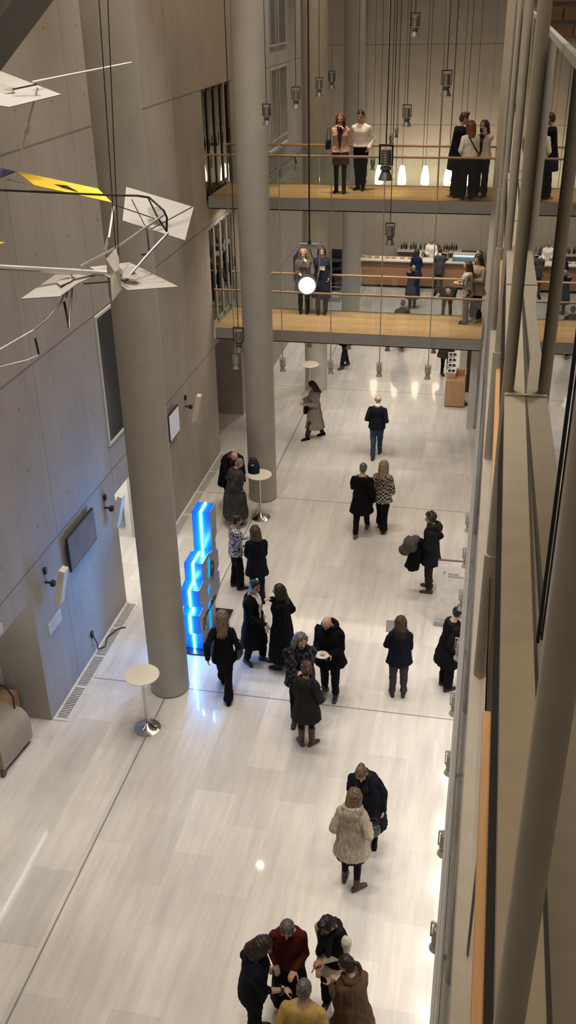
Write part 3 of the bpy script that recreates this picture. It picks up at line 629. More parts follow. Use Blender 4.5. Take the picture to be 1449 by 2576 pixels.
# ------------------------------------------------------------------ hanging mobile of kites
mo = thing('hanging_mobile', (-2.8, 6.6, 8.7), 'hanging mobile of white and yellow kites on thin metal rods', 'mobile')
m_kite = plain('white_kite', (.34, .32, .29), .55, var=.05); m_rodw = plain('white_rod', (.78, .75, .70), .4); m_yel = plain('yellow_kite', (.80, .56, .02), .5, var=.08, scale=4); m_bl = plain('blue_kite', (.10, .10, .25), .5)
m_hole = plain('grey_disc', (.30, .28, .25), .6); m_alu = plain('aluminium_tube', (.62, .59, .55), .3, metal=.7)
MOB = {
'kite_a': [(-3.95,7.30,10.20),(-3.70,7.35,10.12),(-3.08,7.00,9.99),(-3.37,6.75,9.93),(-3.66,6.70,9.98)],
'hole_a': [(-3.60,6.99,10.05),(-3.51,6.99,10.05),(-3.41,6.96,10.03),(-3.41,6.94,10.00),(-3.50,6.92,9.99),(-3.57,6.92,9.99)],
'pole_a': [(-3.29,7.00,10.07),(-2.86,7.90,10.14)],
'pole_a2': [(-3.40,6.90,10.03),(-3.23,6.95,10.06)],
'strut': [(-3.23,6.95,10.04),(-3.34,6.95,9.80)],
'strut2': [(-3.39,6.95,9.68),(-3.51,6.95,9.41)],
'leaf': [(-3.33,6.95,9.81),(-3.34,6.95,9.75),(-3.40,6.95,9.66),(-3.38,6.95,9.74)],
'tee': [(-3.57,6.95,9.41),(-3.44,6.95,9.39)],
'yellow': [(-3.51,7.00,9.46),(-2.94,7.15,9.32),(-2.78,7.00,9.25),(-3.31,6.85,9.39)],
'blue': [(-3.94,7.20,9.44),(-3.74,7.20,9.45),(-3.52,7.00,9.46),(-3.60,6.90,9.43),(-3.79,6.90,9.42)],
'darkbar': [(-3.74,6.90,9.34),(-3.61,6.90,9.34),(-3.20,6.90,9.33),(-2.77,6.90,9.32),(-2.54,6.90,9.32),(-2.46,6.90,9.31)],
'fork1': [(-2.53,6.90,9.32),(-2.45,6.90,9.31),(-2.33,6.85,9.23),(-2.31,6.85,9.18),(-2.32,6.85,9.08)],
'fork2': [(-2.46,6.90,9.31),(-2.38,6.85,9.18),(-2.32,6.85,9.08)],
'kite_b': [(-2.77,7.30,9.31),(-2.21,7.20,9.19),(-2.20,6.90,9.01),(-2.71,7.00,9.12)],
'hole_b': [(-2.52,7.05,9.20),(-2.45,7.05,9.21),(-2.38,7.03,9.19),(-2.38,7.00,9.16),(-2.47,7.00,9.15),(-2.51,7.02,9.17)],
'rod_b1': [(-2.72,6.90,9.25),(-2.42,6.90,9.16)],
'rod_b2': [(-2.63,7.02,9.27),(-2.52,6.95,9.10),(-2.46,6.93,9.08)],
'rod_b3': [(-2.46,6.93,9.08),(-2.19,7.10,9.21)],
'long1': [(-2.33,6.85,9.20),(-2.64,6.70,9.00),(-2.91,6.60,8.87)],
'long2': [(-2.31,6.85,9.07),(-2.42,6.70,8.95),(-2.59,6.50,8.75)],
'main': [(-3.74,6.60,8.86),(-3.55,6.60,8.84),(-2.99,6.60,8.83),(-2.61,6.60,8.82)],
'plate_v': [(-2.70,6.58,8.94),(-2.68,6.58,8.94),(-2.68,6.58,8.66),(-2.71,6.58,8.65)],
'leafc': [(-2.59,6.50,9.03),(-2.66,6.48,8.96),(-2.65,6.50,8.85),(-2.64,6.46,8.66),(-2.55,6.44,8.76),(-2.55,6.42,8.90),(-2.55,6.44,8.96)],
'kite_c': [(-2.61,6.80,8.86),(-2.21,6.70,8.72),(-2.51,6.45,8.75),(-2.63,6.50,8.81),(-2.89,6.70,8.84)],
'kite_d': [(-3.21,6.80,8.75),(-2.80,6.60,8.81),(-2.91,6.50,8.77),(-3.01,6.40,8.70),(-3.32,6.40,8.67)],
'hole_c': [(-2.60,6.55,8.83),(-2.53,6.62,8.84),(-2.46,6.60,8.80),(-2.48,6.55,8.79),(-2.56,6.52,8.81)],
'hole_d': [(-3.11,6.58,8.75),(-3.04,6.60,8.77),(-2.96,6.60,8.78),(-2.98,6.55,8.76),(-3.04,6.50,8.74)],
'brace1': [(-2.99,6.60,8.81),(-3.01,6.50,8.66)],
'brace2': [(-2.98,6.60,8.79),(-2.98,6.45,8.53),(-2.97,6.40,8.46)],
'brace3': [(-3.03,6.50,8.63),(-2.97,6.40,8.46)],
'low': [(-3.70,6.30,8.22),(-3.49,6.30,8.31),(-3.20,6.30,8.47)],
'lowarc': [(-3.20,6.30,8.47),(-3.10,6.35,8.55),(-3.04,6.45,8.63),(-2.99,6.58,8.77)],
'thin': [(-3.66,6.30,8.12),(-3.52,6.30,8.17),(-3.28,6.30,8.24),(-3.19,6.30,8.28)],
'str3': [(-3.20,6.30,8.41),(-3.19,6.30,8.29)],
'wire1': [(-2.51,6.60,10.62),(-2.61,6.60,8.96)],
'wire2': [(-2.57,6.60,10.62),(-2.63,6.60,8.96)],
'pend': [(-2.73,6.90,9.24),(-2.71,6.70,9.06)],
'pendleaf': [(-2.72,6.70,9.07),(-2.74,6.70,9.03),(-2.76,6.70,8.97),(-2.74,6.70,8.96),(-2.72,6.70,9.02)],
'rod4': [(-2.49,6.90,9.10),(-2.43,6.75,8.94)],
'clip': [(-2.49,6.75,8.93),(-2.43,6.75,8.94)],
'side': [(-3.69,6.80,8.97),(-3.63,6.80,8.98),(-3.59,6.80,8.98),(-3.60,6.75,8.98)],
'hub': [(-2.63,6.55,8.83),(-2.59,6.55,8.86)],
'rodd': [(-2.86,6.50,8.77),(-2.68,6.50,8.79),(-2.51,6.50,8.81)],
}
def sheet(pts, nm, mat, t=.006, off=0.0):
    pts = [V(p) for p in pts]; n = (pts[1] - pts[0]).cross(pts[-1] - pts[0]).normalized()
    if n.y > 0: n = -n
    c = sum(pts, V((0, 0, 0))) / len(pts); k = len(pts); a = [p + n * off for p in pts]; b = [p + n * (off - t) for p in pts]
    vs = a + b + [c + n * off, c + n * (off - t)]; fs = []
    for i in range(k): j = (i + 1) % k; fs += [(i, j, 2 * k), (k + j, k + i, 2 * k + 1), (i, k + i, k + j, j)]
    return MB().add(vs, fs).build(nm, mat, mo)
for k in 'abcd':
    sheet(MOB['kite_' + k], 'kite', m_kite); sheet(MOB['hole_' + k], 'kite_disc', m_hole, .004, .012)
ye = sheet(MOB['yellow'], 'kite', m_yel); ye['label'] = 'yellow kite blade'
y0 = [V(p) for p in MOB['yellow']]; cy = sum(y0, V((0, 0, 0))) / 4
MB().tube([cy + V((-.12, -.02, .02)), cy + V((.02, -.02, .0)), cy + V((.10, -.02, -.03))], [.004, .014, .003], 6).build('black_mark', m_dark, mo)
MB().box(cy + V((-.02, -.035, -.012)), cy + V((.0, -.02, .012))).build('black_mark', m_black, mo)
sheet(MOB['blue'], 'kite', m_bl)['label'] = 'blue kite tip'
sheet(MOB['side'], 'kite', m_yel)['label'] = 'small yellow kite tip'
for k in ('leaf', 'leafc', 'pendleaf'): sheet(MOB[k], 'leaf_plate', m_rodw)
sheet(MOB['plate_v'], 'cross_plate', m_steel, .02)
for k, r, m in (('pole_a', .007, m_rodw), ('pole_a2', .006, m_dark), ('strut', .008, m_rodw), ('strut2', .008, m_rodw), ('tee', .008, m_alu), ('darkbar', .008, m_dark), ('fork1', .008, m_dark), ('fork2', .006, m_dark), ('rod_b1', .004, m_dark), ('rod_b2', .004, m_dark), ('rod_b3', .004, m_dark),
                ('long1', .009, m_alu), ('long2', .009, m_alu), ('main', .022, m_alu), ('brace1', .009, m_alu), ('brace2', .009, m_alu), ('brace3', .009, m_dark), ('low', .009, m_rodw), ('lowarc', .007, m_alu), ('thin', .006, m_rodw), ('str3', .008, m_dark),
                ('wire1', .0035, m_dark), ('wire2', .0035, m_dark), ('pend', .008, m_rodw), ('rod4', .007, m_dark), ('clip', .008, m_dark), ('hub', .035, m_alu), ('rodd', .006, m_dark)):
    MB().tube(MOB[k], r, 8).build({'wire1': 'suspension_wire', 'wire2': 'suspension_wire', 'main': 'main_tube', 'hub': 'hub'}.get(k, 'rod'), m, mo, smooth=True)
# ------------------------------------------------------------------ people
SKIN = {}
def skin(tone):
    c = {'light': (.55, .34, .25), 'mid': (.42, .25, .17), 'tan': (.34, .19, .12)}[tone]
    return plain('skin_' + tone, c, .5, var=.08, scale=14)
m_eye = plain('eye_dark', (.03, .025, .02), .3); m_lip = plain('lips', (.35, .12, .10), .45)
HAIR = {'black': hairm('hair_black', (.010, .008, .008)), 'dark': hairm('hair_dark_brown', (.022, .013, .009)), 'brown': hairm('hair_brown', (.06, .03, .016)), 'red': hairm('hair_auburn', (.16, .05, .018)),
        'dblonde': hairm('hair_dark_blonde', (.10, .062, .036), (.24, .16, .10)), 'blonde': hairm('hair_blonde', (.24, .15, .075), (.45, .31, .17)), 'grey': hairm('hair_grey', (.16, .145, .125), (.34, .32, .28)), 'salt': hairm('hair_salt_pepper', (.07, .065, .06), (.2, .19, .17)),
        'curlybrown': hairm('hair_curly_brown', (.05, .018, .012), (.12, .04, .025))}
import numpy as np
WORK = bpy.data.scenes.new('work')
def soft_noise(P, seed):
    """smooth pseudo random field in about [-1, 1]"""
    g = np.random.RandomState(seed * 7 + 1); out = np.zeros(len(P))
    for k in range(7):
        w = g.normal(size=3); w *= (2.2 + .9 * k) / np.linalg.norm(w) * 1.1; ph = g.uniform(0, 6.28)
        out += np.sin(P @ w + ph + 1.3 * np.sin(P @ w[[1, 2, 0]] * .8 + k)) / (1 + .35 * k)
    return out / 2.6
def coords(me):
    n = len(me.vertices); c = np.empty(n * 3, dtype=np.float32); me.vertices.foreach_get('co', c); return c.reshape(n, 3).astype(float)
def setco(me, c): me.vertices.foreach_set('co', c.astype(np.float32).ravel()); me.update()
def remeshed(mb, name, mat, vox, smooth=2, disp=0, dscale=(9, 9, 3), seed=0):
    me = mb.mesh(name + '_raw', mat, fixn=False); o = bpy.data.objects.new(name, me); WORK.collection.objects.link(o)
    r = o.modifiers.new('r', 'REMESH'); r.mode = 'VOXEL'; r.voxel_size = vox
    if smooth: s = o.modifiers.new('s', 'SMOOTH'); s.factor = .5; s.iterations = smooth
    with bpy.context.temp_override(scene=WORK, view_layer=WORK.view_layers[0]): dg = bpy.context.evaluated_depsgraph_get()
    nm = bpy.data.meshes.new_from_object(o.evaluated_get(dg))
    bpy.data.objects.remove(o); bpy.data.meshes.remove(me)
    nm.name = name; nm.materials.clear()
    if disp:
        c = coords(nm); nr = np.empty(len(c) * 3, dtype=np.float32); nm.vertex_normals.foreach_get('vector', nr); nr = nr.reshape(-1, 3)
        q = c * np.array(dscale); d = soft_noise(q, seed) * disp + soft_noise(q * 2.3, seed + 50) * disp * .45
        setco(nm, c + nr * d[:, None])
    nm.polygons.foreach_set('use_smooth', np.ones(len(nm.polygons), dtype=bool)); nm.update(); return nm
def xform(me, M3, k=1.0, off=(0, 0, 0)):
    setco(me, (coords(me) @ np.array(M3).T) * k + np.array(off))
def centers(me):
    c = np.empty(len(me.polygons) * 3, dtype=np.float32); me.polygons.foreach_get('center', c); return c.reshape(-1, 3).astype(float)
def ik(a, b, l1, l2, pole):
    d = b - a; L = min(d.length, (l1 + l2) * .999); u = d.normalized(); b = a + u * L
    x = (l1 * l1 - l2 * l2 + L * L) / (2 * L); h = math.sqrt(max(0, l1 * l1 - x * x)); p = (pole - u * pole.dot(u)).normalized()
    return a + u * x + p * h, b
PCOUNT = 0
def person(pos, face, h, label, feet=((-.1, .0, 8), (.1, .0, -8)), lean=0, side=0, head=(0, 10), arms=('down', 'down'), top=None, coat=None, bottom='trousers', bmat=None, shoes='shoe', smat=None,
           hair=('short', 'dark'), tone='light', build=1.0, woman=False, beard=None, glasses=None, scarf=None, hood=None, vest=None, front=None, collar=None, vox=.0105, flare=0, beltz=None, skirt=None, twist=0, extras=None, tights=None, group=None, bare=False, neckband=None):
    """face: heading in degrees clockwise from +Y; all lengths below are for a 1.75 m figure, local x right, y forward"""
    global PCOUNT; PCOUNT += 1; seed = PCOUNT; s = h / 1.75
    Rz = Matrix.Rotation(R(-face), 3, 'Z')
    sw = (.155 if woman else .175) * (1 + (build - 1) * .6); ank = []
    for fx, fy, fr in feet: ank.append(V((fx, fy, .085)))
    hipw = .088; LEG = .815; pz = .92
    for i, a in enumerate(ank):
        dx = math.hypot(a.x - (-hipw if i == 0 else hipw), a.y); pz = min(pz, .085 + math.sqrt(max(.1, LEG ** 2 - dx ** 2)) + .02)
    if lean > 45: pz -= 0
    py = sum(a.y for a in ank) / 2 - (.10 * math.sin(R(lean)) if lean > 15 else 0); pel = V((sum(a.x for a in ank) / 2, py, pz))
    dz = pz - .92
    ML = Matrix.Rotation(R(-lean), 3, 'X') @ Matrix.Rotation(R(side), 3, 'Y') @ Matrix.Rotation(R(-twist), 3, 'Z')
    def U(p):
        p = V(p); t = max(0, min(1, (p.z - .90) / .22)); t = t * t * (3 - 2 * t)
        q = V((p.x, p.y, p.z - .95)); qr = ML @ q; o = q.lerp(qr, t); return V((pel.x, pel.y, .95 + dz)) + o
    def UD(d): return (ML @ V(d)).normalized()
    hips = [V((pel.x - hipw, pel.y, pz - .02)), V((pel.x + hipw, pel.y, pz - .02))]
    knees = []
    for i in range(2):
        k, a = ik(hips[i], ank[i], .41, .405, V((math.sin(R(feet[i][2])) * .3, 1, 0))); knees.append(k); ank[i] = a
    # head frame
    HR = ML @ Matrix.Rotation(R(-head[0]), 3, 'Z') @ Matrix.Rotation(R(-head[1]), 3, 'X')
    hc = U((0, .025, 1.545)) + HR @ V((0, .015, .09))
    sh = [U((-sw, 0, 1.375)), U((sw, 0, 1.375))]
    ARM = {'down': (.075, .03, .88), 'downf': (.06, .16, .92), 'swingf': (.06, .22, .96), 'swingb': (.09, -.20, .95), 'hold': (-.07, .27, 1.13), 'holdlow': (-.03, .27, 1.04), 'crossed': (-.16, .20, 1.15), 'crossed2': (-.15, .245, 1.10),
           'phone': (-.12, .17, 1.50), 'phone2': (-.15, .19, 1.49), 'mouth': (-.10, .16, 1.46), 'pocket': (.03, .06, .95), 'waist': (.0, .13, 1.02), 'back': (-.05, -.17, 1.0), 'reach': (-.04, .50, 1.20), 'point': (.03, .46, .98), 'hug': (-.24, .33, 1.28), 'hang': (.05, .02, .92), 'out': (.18, .12, .97), 'clutch': (-.15, .20, 1.20), 'table': (.02, .40, 1.12), 'bag': (.06, .14, 1.10)}
    arm = []
    for i, an in enumerate(arms):
        sg = -1 if i == 0 else 1; w = ARM[an] if isinstance(an, str) else an
        W = U((sg * (sw + w[0]), w[1], w[2]))
        el, W = ik(sh[i], W, .285, .255, UD((sg * .38, -.8, -.45)))
        arm.append((sh[i], el, W))
    # ---- body
    T = [(.80, .155, .115, 0), (.92, .172, .122, 0), (1.05, .138 if woman else .148, .10, .0), (1.18, .142, .105, .01), (1.30, .16, .118, .012), (1.37, .160, .105, .0), (1.42, .135, .088, -.008), (1.455, .098, .072, -.012), (1.48, .066, .062, -.012), (1.53, .054, .056, .005)]
    if woman: T[4] = (1.28, .155, .128, .018)
    def tring(mb, z, rx, ry, yo, ex=0, n=20):
        x = (rx + ex) * (build if z < 1.46 else 1); y = (ry + ex) * (build if z < 1.46 else 1)
        return [U((x * math.cos(2 * math.pi * i / n), yo + y * math.sin(2 * math.pi * i / n), z)) for i in range(n)]
    B = MB(); B.rings([tring(B, *t) for t in T])
    B.capsule(U((0, -.005, 1.46)), hc + HR @ V((0, -.015, -.06)), .055, .052)
    for i in range(2):
        sg = -1 if i == 0 else 1; S, E, W = arm[i]
        B.capsule(U((sg * sw * .5, -.005, 1.395)), S, .050, .047); B.capsule(S, E, .048 * build, .040); B.capsule(E, E.lerp(W, .35), .040, .039); B.capsule(E.lerp(W, .35), W, .039, .026)
        B.capsule(hips[i], knees[i], .088 * build, .058); B.capsule(knees[i], knees[i].lerp(ank[i], .35), .056, .055); B.capsule(knees[i].lerp(ank[i], .35), ank[i], .055, .038)
        fd = V((math.sin(R(feet[i][2])), math.cos(R(feet[i][2])), 0)); B.capsule(ank[i] - fd * .025 - V((0, 0, .042)), ank[i] + fd * .105 - V((0, 0, .056)), .032, .020)
        # hand: palm, four fingers of unequal length, thumb from the side of the palm
        d = (W - E).normalized(); inw = UD((-sg, .25, 0)) if abs(d.z) > .6 else UD((0, -.2, -1)) if i == 0 else UD((0, -.2, -1))
        nrm = (inw - d * inw.dot(d)).normalized(); sdv = d.cross(nrm) * sg
        if sdv.dot(UD((0, 1, .3))) < 0: sdv = -sdv
        P0, P1 = W + d * .01, W + d * .085
        B.rings([B.ering(W + d * t, sdv * a, nrm * b, 12) for t, a, b in ((-.01, .026, .022), (.02, .033, .02), (.055, .042, .018), (.085, .041, .014))])
        curl = .55 if arms[i] in ('down', 'swingf', 'swingb', 'hang', 'out') else .95
        for q in range(4):
            fl = (.070, .078, .073, .056)[q]; p = P1 + sdv * (.030 - .020 * q) - d * (.004 + .004 * (q == 3)); dd = d
            for kx, f in enumerate((.45, .32, .25)):
                dd = (dd + nrm * curl * (.45 + .25 * kx)).normalized(); p2 = p + dd * fl * f; B.capsule(p, p2, .0095 - .0008 * kx, .009 - .0008 * kx, 8); p = p2
        p = W + d * .03 + sdv * .032; dd = (d * .6 + sdv * .75 + nrm * .25).normalized()
        for f in (.036, .03, .022): p2 = p + dd * f; B.capsule(p, p2, .0115, .0095, 8); p = p2; dd = (dd + d * .45 + nrm * .25).normalized()
    def Hh(x, y, z): return hc + HR @ V((x, y, z))
    B.ell(Hh(0, -.012, .025), (.075, .092, .092), HR, 20, 12); B.ell(Hh(0, .012, -.035), (.062, .072, .075), HR, 18, 10); B.ell(Hh(0, .045, -.088), (.034, .032, .024), HR, 12, 8)
    B.capsule(Hh(0, .083, .012), Hh(0, .102, -.026), .0085, .0145, 10); B.ell(Hh(-.011, .093, -.03), (.009, .01, .008), HR, 8, 6); B.ell(Hh(.011, .093, -.03), (.009, .01, .008), HR, 8, 6)
    B.capsule(Hh(-.05, .068, .026), Hh(.05, .068, .026), .013, .013, 8); B.capsule(Hh(-.02, .077, -.057), Hh(.02, .077, -.057), .0105, .0105, 8)
    for sg in (-1, 1): B.ell(Hh(sg * .076, -.008, -.006), (.009, .022, .032), HR, 10, 8); B.ell(Hh(sg * .042, .058, -.02), (.022, .02, .02), HR, 10, 6)
    sk = skin(tone); me = remeshed(B, 'person', sk, vox, 2)
    for m in (sk, m_eye, HAIR[hair[1]], m_lip, tights or sk): me.materials.append(m)
    pc_c = centers(me); q = (pc_c - np.array(hc)) @ np.array(HR.inverted()).T; qx, qy, qz = q.T; near = np.linalg.norm(q, axis=1) < .16
    idx = np.zeros(len(q), dtype=np.int32)
    if beard: idx[near & (qy > -.01) & (qz > -.14) & (qz < -.04)] = 2
    idx[near & (qy > .06) & (abs(qx) < .025) & (abs(qz + .057) < .010)] = 3
    idx[near & (qy > .05) & (abs(abs(qx) - .033) < .022) & (abs(qz - .029) < .007)] = 2
    idx[near & (qy > .055) & (abs(abs(qx) - .031) < .0155) & (abs(qz - .006) < .0085)] = 1
    if tights: idx[~near & (pc_c[:, 2] < .9)] = 4
    me.polygons.foreach_set('material_index', idx); xform(me, Rz, s)
    root = bpy.data.objects.new('person', me); COL.objects.link(root); root.location = pos; tag(root, label, 'person', group)
    def child(nm, mb, mat, vx=.012, disp=.0, ds=(9, 9, 3), sm=2, paint=None, mats=None, parent=None, lab=None):
        m2 = remeshed(mb, nm, mat, vx, sm, disp, ds, seed)
        for m in (mats or [mat]): m2.materials.append(m)
        if paint: m2.polygons.foreach_set('material_index', paint(centers(m2)).astype(np.int32))
        xform(m2, Rz, s)
        o = bpy.data.objects.new(nm, m2); COL.objects.link(o); o.parent = parent or root
        if lab: o['label'] = lab
        return o
    # ---- trousers / skirt
    if bottom in ('trousers', 'wide', 'slim', 'flared'):
        Q = MB(); Q.rings([tring(Q, z, rx, ry, yo, .012) for z, rx, ry, yo in T[:3]])
        for i in range(2):
            a = ank[i]; r1, r2 = {'trousers': (.072, .062), 'wide': (.078, .084), 'slim': (.066, .05), 'flared': (.066, .095)}[bottom]
            lo = a + (knees[i] - a) * (.02 if bottom in ('wide', 'flared') else .62 if shoes == 'boot' else .06)
            Q.capsule(hips[i], knees[i], .100 * build, r1 + .004)
            if bottom == 'flared': mid = knees[i].lerp(lo, .35); Q.capsule(knees[i], mid, r1, .064); Q.rings([Q.ering(mid.lerp(lo, t), V((.064 + t * .026, 0, 0)), V((0, .064 + t * .03, 0)), 14) for t in (0, .5, 1)])
            else: Q.rings([Q.ering(knees[i].lerp(lo, t), V((r1 + (r2 - r1) * t, 0, 0)), V((0, r1 + (r2 - r1) * t + .006, 0)), 14) for t in (-.08, .0, .3, .6, 1.0)])
        child('trousers', Q, bmat, .012, .009, (8, 8, 9))
    elif bottom == 'skirt':
        Q = MB(); z1 = skirt or .45; fr_ = max(.03, max(abs(a.y - pel.y) for a in ank) * .6)
        Q.rings([tring(Q, z1, .19 + flare, .15 + flare * .8 + fr_ * .5, 0), tring(Q, .75, .18 + flare * .4, .145, 0), tring(Q, .92, .178, .13, 0), tring(Q, 1.05, .15, .112, 0)]); child('skirt', Q, bmat, .012, .012, (14, 14, 2))
    # ---- shoes
    for i in range(2):
        Q = MB(); fd = V((math.sin(R(feet[i][2])), math.cos(R(feet[i][2])), 0)); sd = V((fd.y, -fd.x, 0)); a = ank[i]; lift = a.z - .085; g = V((a.x, a.y, lift))
        Q.rings([[g + fd * t + sd * (w * math.cos(2 * math.pi * k / 14)) + V((0, 0, zc + hh * math.sin(2 * math.pi * k / 14))) for k in range(14)] for t, w, zc, hh in ((-.085, .018, .04, .03), (-.07, .034, .042, .042), (-.02, .038, .046, .046), (.05, .043, .038, .038), (.12, .045, .030, .030), (.165, .032, .024, .022), (.185, .012, .02, .012))])
        Q.add([g + fd * t + sd * x + V((0, 0, z)) for z in (0, .018) for t, x in ((-.08, -.034), (.17, -.036), (.17, .036), (-.08, .034))], [(0, 3, 2, 1), (4, 5, 6, 7), (0, 1, 5, 4), (1, 2, 6, 5), (2, 3, 7, 6), (3, 0, 4, 7)])
        hgt_ = {'shoe': .02, 'boot': .30, 'ankle': .12}[shoes]; tp = a + (knees[i] - a).normalized() * hgt_; Q.capsule(a - V((0, 0, .03)), tp, .05, .05 if hgt_ < .2 else .068)
        child('boot' if shoes != 'shoe' else 'shoe', Q, smat or m_black, .012)
    # ---- upper garment
    def garment(nm, mat, hem, ex, sleeves=True, fl=0, slv=.018, disp=.008, mats=None, paint=None, neck=1.47, ext=None, vx=.012):
        Q = MB(); rs = []
        if hem < .82: stride = max(abs(a.y - pel.y) for a in ank); rs.append(tring(Q, hem, .19 + fl + ex, .15 + fl * .9 + ex + stride * .25 * (.85 - hem) * 2, 0)); rs.append(tring(Q, .82, .178, .14, 0, ex + fl * .35))
        else: rs.append(tring(Q, hem, .175, .128, 0, ex + fl))
        rs += [tring(Q, z, rx + (.012 if 1 < z < 1.1 else 0), ry + (.012 if 1 < z < 1.1 else 0), yo, ex) for z, rx, ry, yo in T if hem + .04 < z < neck and z > .83]
        rs.append(tring(Q, neck, .082, .076, -.01, ex * .4)); Q.rings(rs)
        if sleeves:
            for i in range(2):
                sg = -1 if i == 0 else 1; S, E, W = arm[i]; W2 = E.lerp(W, .25) if bare else W
                Q.capsule(U((sg * sw * .5, -.005, 1.39)), S - V((0, 0, .004)), .054 + ex * .5, .046 + slv * .7); Q.capsule(S - V((0, 0, .004)), E, .046 * build + slv, .041 + slv); Q.capsule(E, W2, .043 + slv, .033 + slv * .6)
        if collar: 
            for k in range(14): t = R(-150 + 300 * k / 13) + R(90 + 180); Q.ell(U((.082 * math.cos(t), -.005 + .075 * math.sin(t), 1.485 + .012 * math.sin(-t))), (.026, .026, .032), n=8, k=6)
        if ext: ext(Q, U, arm)
        return child(nm, Q, mat, vx, disp, (9, 9, 4), 2, paint, mats)
    pf = None; mats = None
    def in_front(c, w=.055, z0=1.0, z1=1.6):
        q = (c - np.array((pel.x, pel.y, .95 + dz))) @ np.array(ML.inverted()).T; z = q[:, 2] + .95
        return (q[:, 1] > .03) & (abs(q[:, 0]) < w * (z - z0 + .15) / .45) & (z > z0) & (z < z1)
    if top:
        nm, mat, hem, ex = top[:4]; fl = top[4] if len(top) > 4 else 0
        if front and not coat: garment(nm, mat, hem, ex, fl=fl, mats=[mat, front], paint=in_front)
        else: garment(nm, mat, hem, ex, fl=fl)
    if vest: garment('vest', vest, .93, .028, sleeves=False, mats=[vest, front or vest], paint=(lambda c: in_front(c, .03)) if front else None)
    if coat:
        nm, mat, hem, ex = coat[:4]; fl = coat[4] if len(coat) > 4 else .03
        garment(nm, mat, hem, ex, fl=fl, slv=.026, disp=.012, mats=[mat, front] if front else None, paint=in_front if front else None)
    if hood:
        Q = MB(); [Q.ell(U((.11 * math.cos(t), -.02 + .10 * math.sin(t), 1.475 + .03 * max(0, -math.sin(t)))), (.045, .045, .045 if hood[1] == 'thin' else .06), n=10, k=7) for t in [2 * math.pi * k / 16 for k in range(16)]]
        Q.ell(U((0, -.13, 1.44)), (.12, .06, .09), n=14, k=8); child('hood', Q, hood[0], .012, .012)
    if scarf:
        Q = MB(); [Q.ell(U((.085 * math.cos(t), .0 + .085 * math.sin(t), 1.485 + .012 * math.sin(3 * t))), (.042, .042, .04), n=10, k=7) for t in [2 * math.pi * k / 14 for k in range(14)]]
        if scarf[1]: Q.capsule(U((.05, .12, 1.45)), U((.07, .175, scarf[1])), .045, .05); Q.capsule(U((-.04, .12, 1.45)), U((-.05, .175, scarf[1] + .06)), .04, .045)
        child('scarf', Q, scarf[0], .012, .012)
    if neckband:
        Q = MB(); [Q.ell(U((.066 * math.cos(t), .0 + .066 * math.sin(t), 1.50)), (.022, .022, .024), n=8, k=6) for t in [2 * math.pi * k / 14 for k in range(14)]]; child('collar', Q, neckband, .010)
    # ---- hair
    st, hcname = hair[:2]; hm = HAIR[hcname]; Q = MB()
    def strand(phi, r0, pts, rr=.022): Q.tube([Hh(*p) for p in pts], [rr, rr * 1.05, rr * .95, rr * .6][:len(pts)], 8)
    if st not in ('bald', 'ring'):
        Q.ell(Hh(0, -.020, .034), (.083, .094, .094), HR, 20, 12); Q.ell(Hh(0, -.045, -.01), (.078, .066, .085), HR, 16, 10)
    if st == 'ring':
        for k in range(15): t = R(195 + 150 * k / 14); Q.ell(Hh(.077 * math.cos(t), -.012 + .088 * math.sin(t), -.012), (.014, .016, .028), HR, 8, 6)
    if st in ('long', 'bob', 'halfup'):
        L = hair[2] if len(hair) > 2 else (.36 if st == 'long' else .17); rnd = random.Random(seed)
        for k in range(26):
            t = R(163 + 214 * k / 25 + rnd.uniform(-3, 3)); cx, cyy = math.cos(t), math.sin(t); l = L * rnd.uniform(.88, 1.06)
            bw = .03 if cyy < -.3 else .012
            Q.tube([Hh(.045 * cx, -.02 + .05 * cyy, .105), Hh(.088 * cx, -.018 + .097 * cyy, .03), Hh(.094 * cx, -.02 + (.103 + bw * .4) * cyy, -.09)] + ([Hh((.10 + .02 * min(1, l)) * cx, -.025 + (.105 + bw) * cyy, -l)] if l > .12 else []), [.02, .023, .022, .012][:4 if l > .12 else 3], 8)
    if st == 'pony':
        Q.ell(Hh(0, -.115, .05), (.03, .03, .03), HR, 10, 8); Q.tube([Hh(0, -.12, .05), Hh(.02, -.165, .02), Hh(.03, -.16, -.07), Hh(.02, -.14, -.15)], [.022, .03, .026, .008], 10)
    if st == 'bun': Q.ell(Hh(0, -.105, .06), (.042, .04, .04), HR, 12, 8)
    if st == 'curly':
        rnd = random.Random(seed)
        for k in range(60):
            t = rnd.uniform(0, 6.28); z = rnd.uniform(-.06, .13); y = math.sin(t); 
            if y > .45 and z < .075: continue
            rr = math.sqrt(max(.02, 1 - ((z - .03) / .115) ** 2)); Q.ell(Hh(.085 * rr * math.cos(t), -.02 + .098 * rr * y, z), (.024, .024, .024), HR, 8, 6)
    if st == 'quiff': Q.ell(Hh(0, .03, .115), (.055, .05, .03), HR, 12, 8)
    if st != 'bald': child('hair', Q, hm, .009, .006 if st != 'curly' else .003, (60, 60, 9), 1)
    if beard == 'long': Q = MB(); Q.ell(Hh(0, .05, -.10), (.052, .042, .055), HR, 12, 8); Q.ell(Hh(0, .045, -.075), (.06, .05, .035), HR, 12, 8); child('beard', Q, hm, .009, .005, (60, 60, 9), 1)
    if glasses:
        Q = MB()
        for sg in (-1, 1):
            Q.tube([Hh(sg * .033 + .022 * math.cos(t), .094, .006 + .018 * math.sin(t)) for t in [2 * math.pi * k / 12 for k in range(13)]], .0035, 6); Q.tube([Hh(sg * .055, .094, .01), Hh(sg * .08, .0, .008)], .003, 6)
        Q.tube([Hh(-.012, .094, .01), Hh(.012, .094, .01)], .003, 6); m2 = Q.mesh('glasses', glasses)
        xform(m2, Rz, s)
        o = bpy.data.objects.new('glasses', m2); COL.objects.link(o); o.parent = root
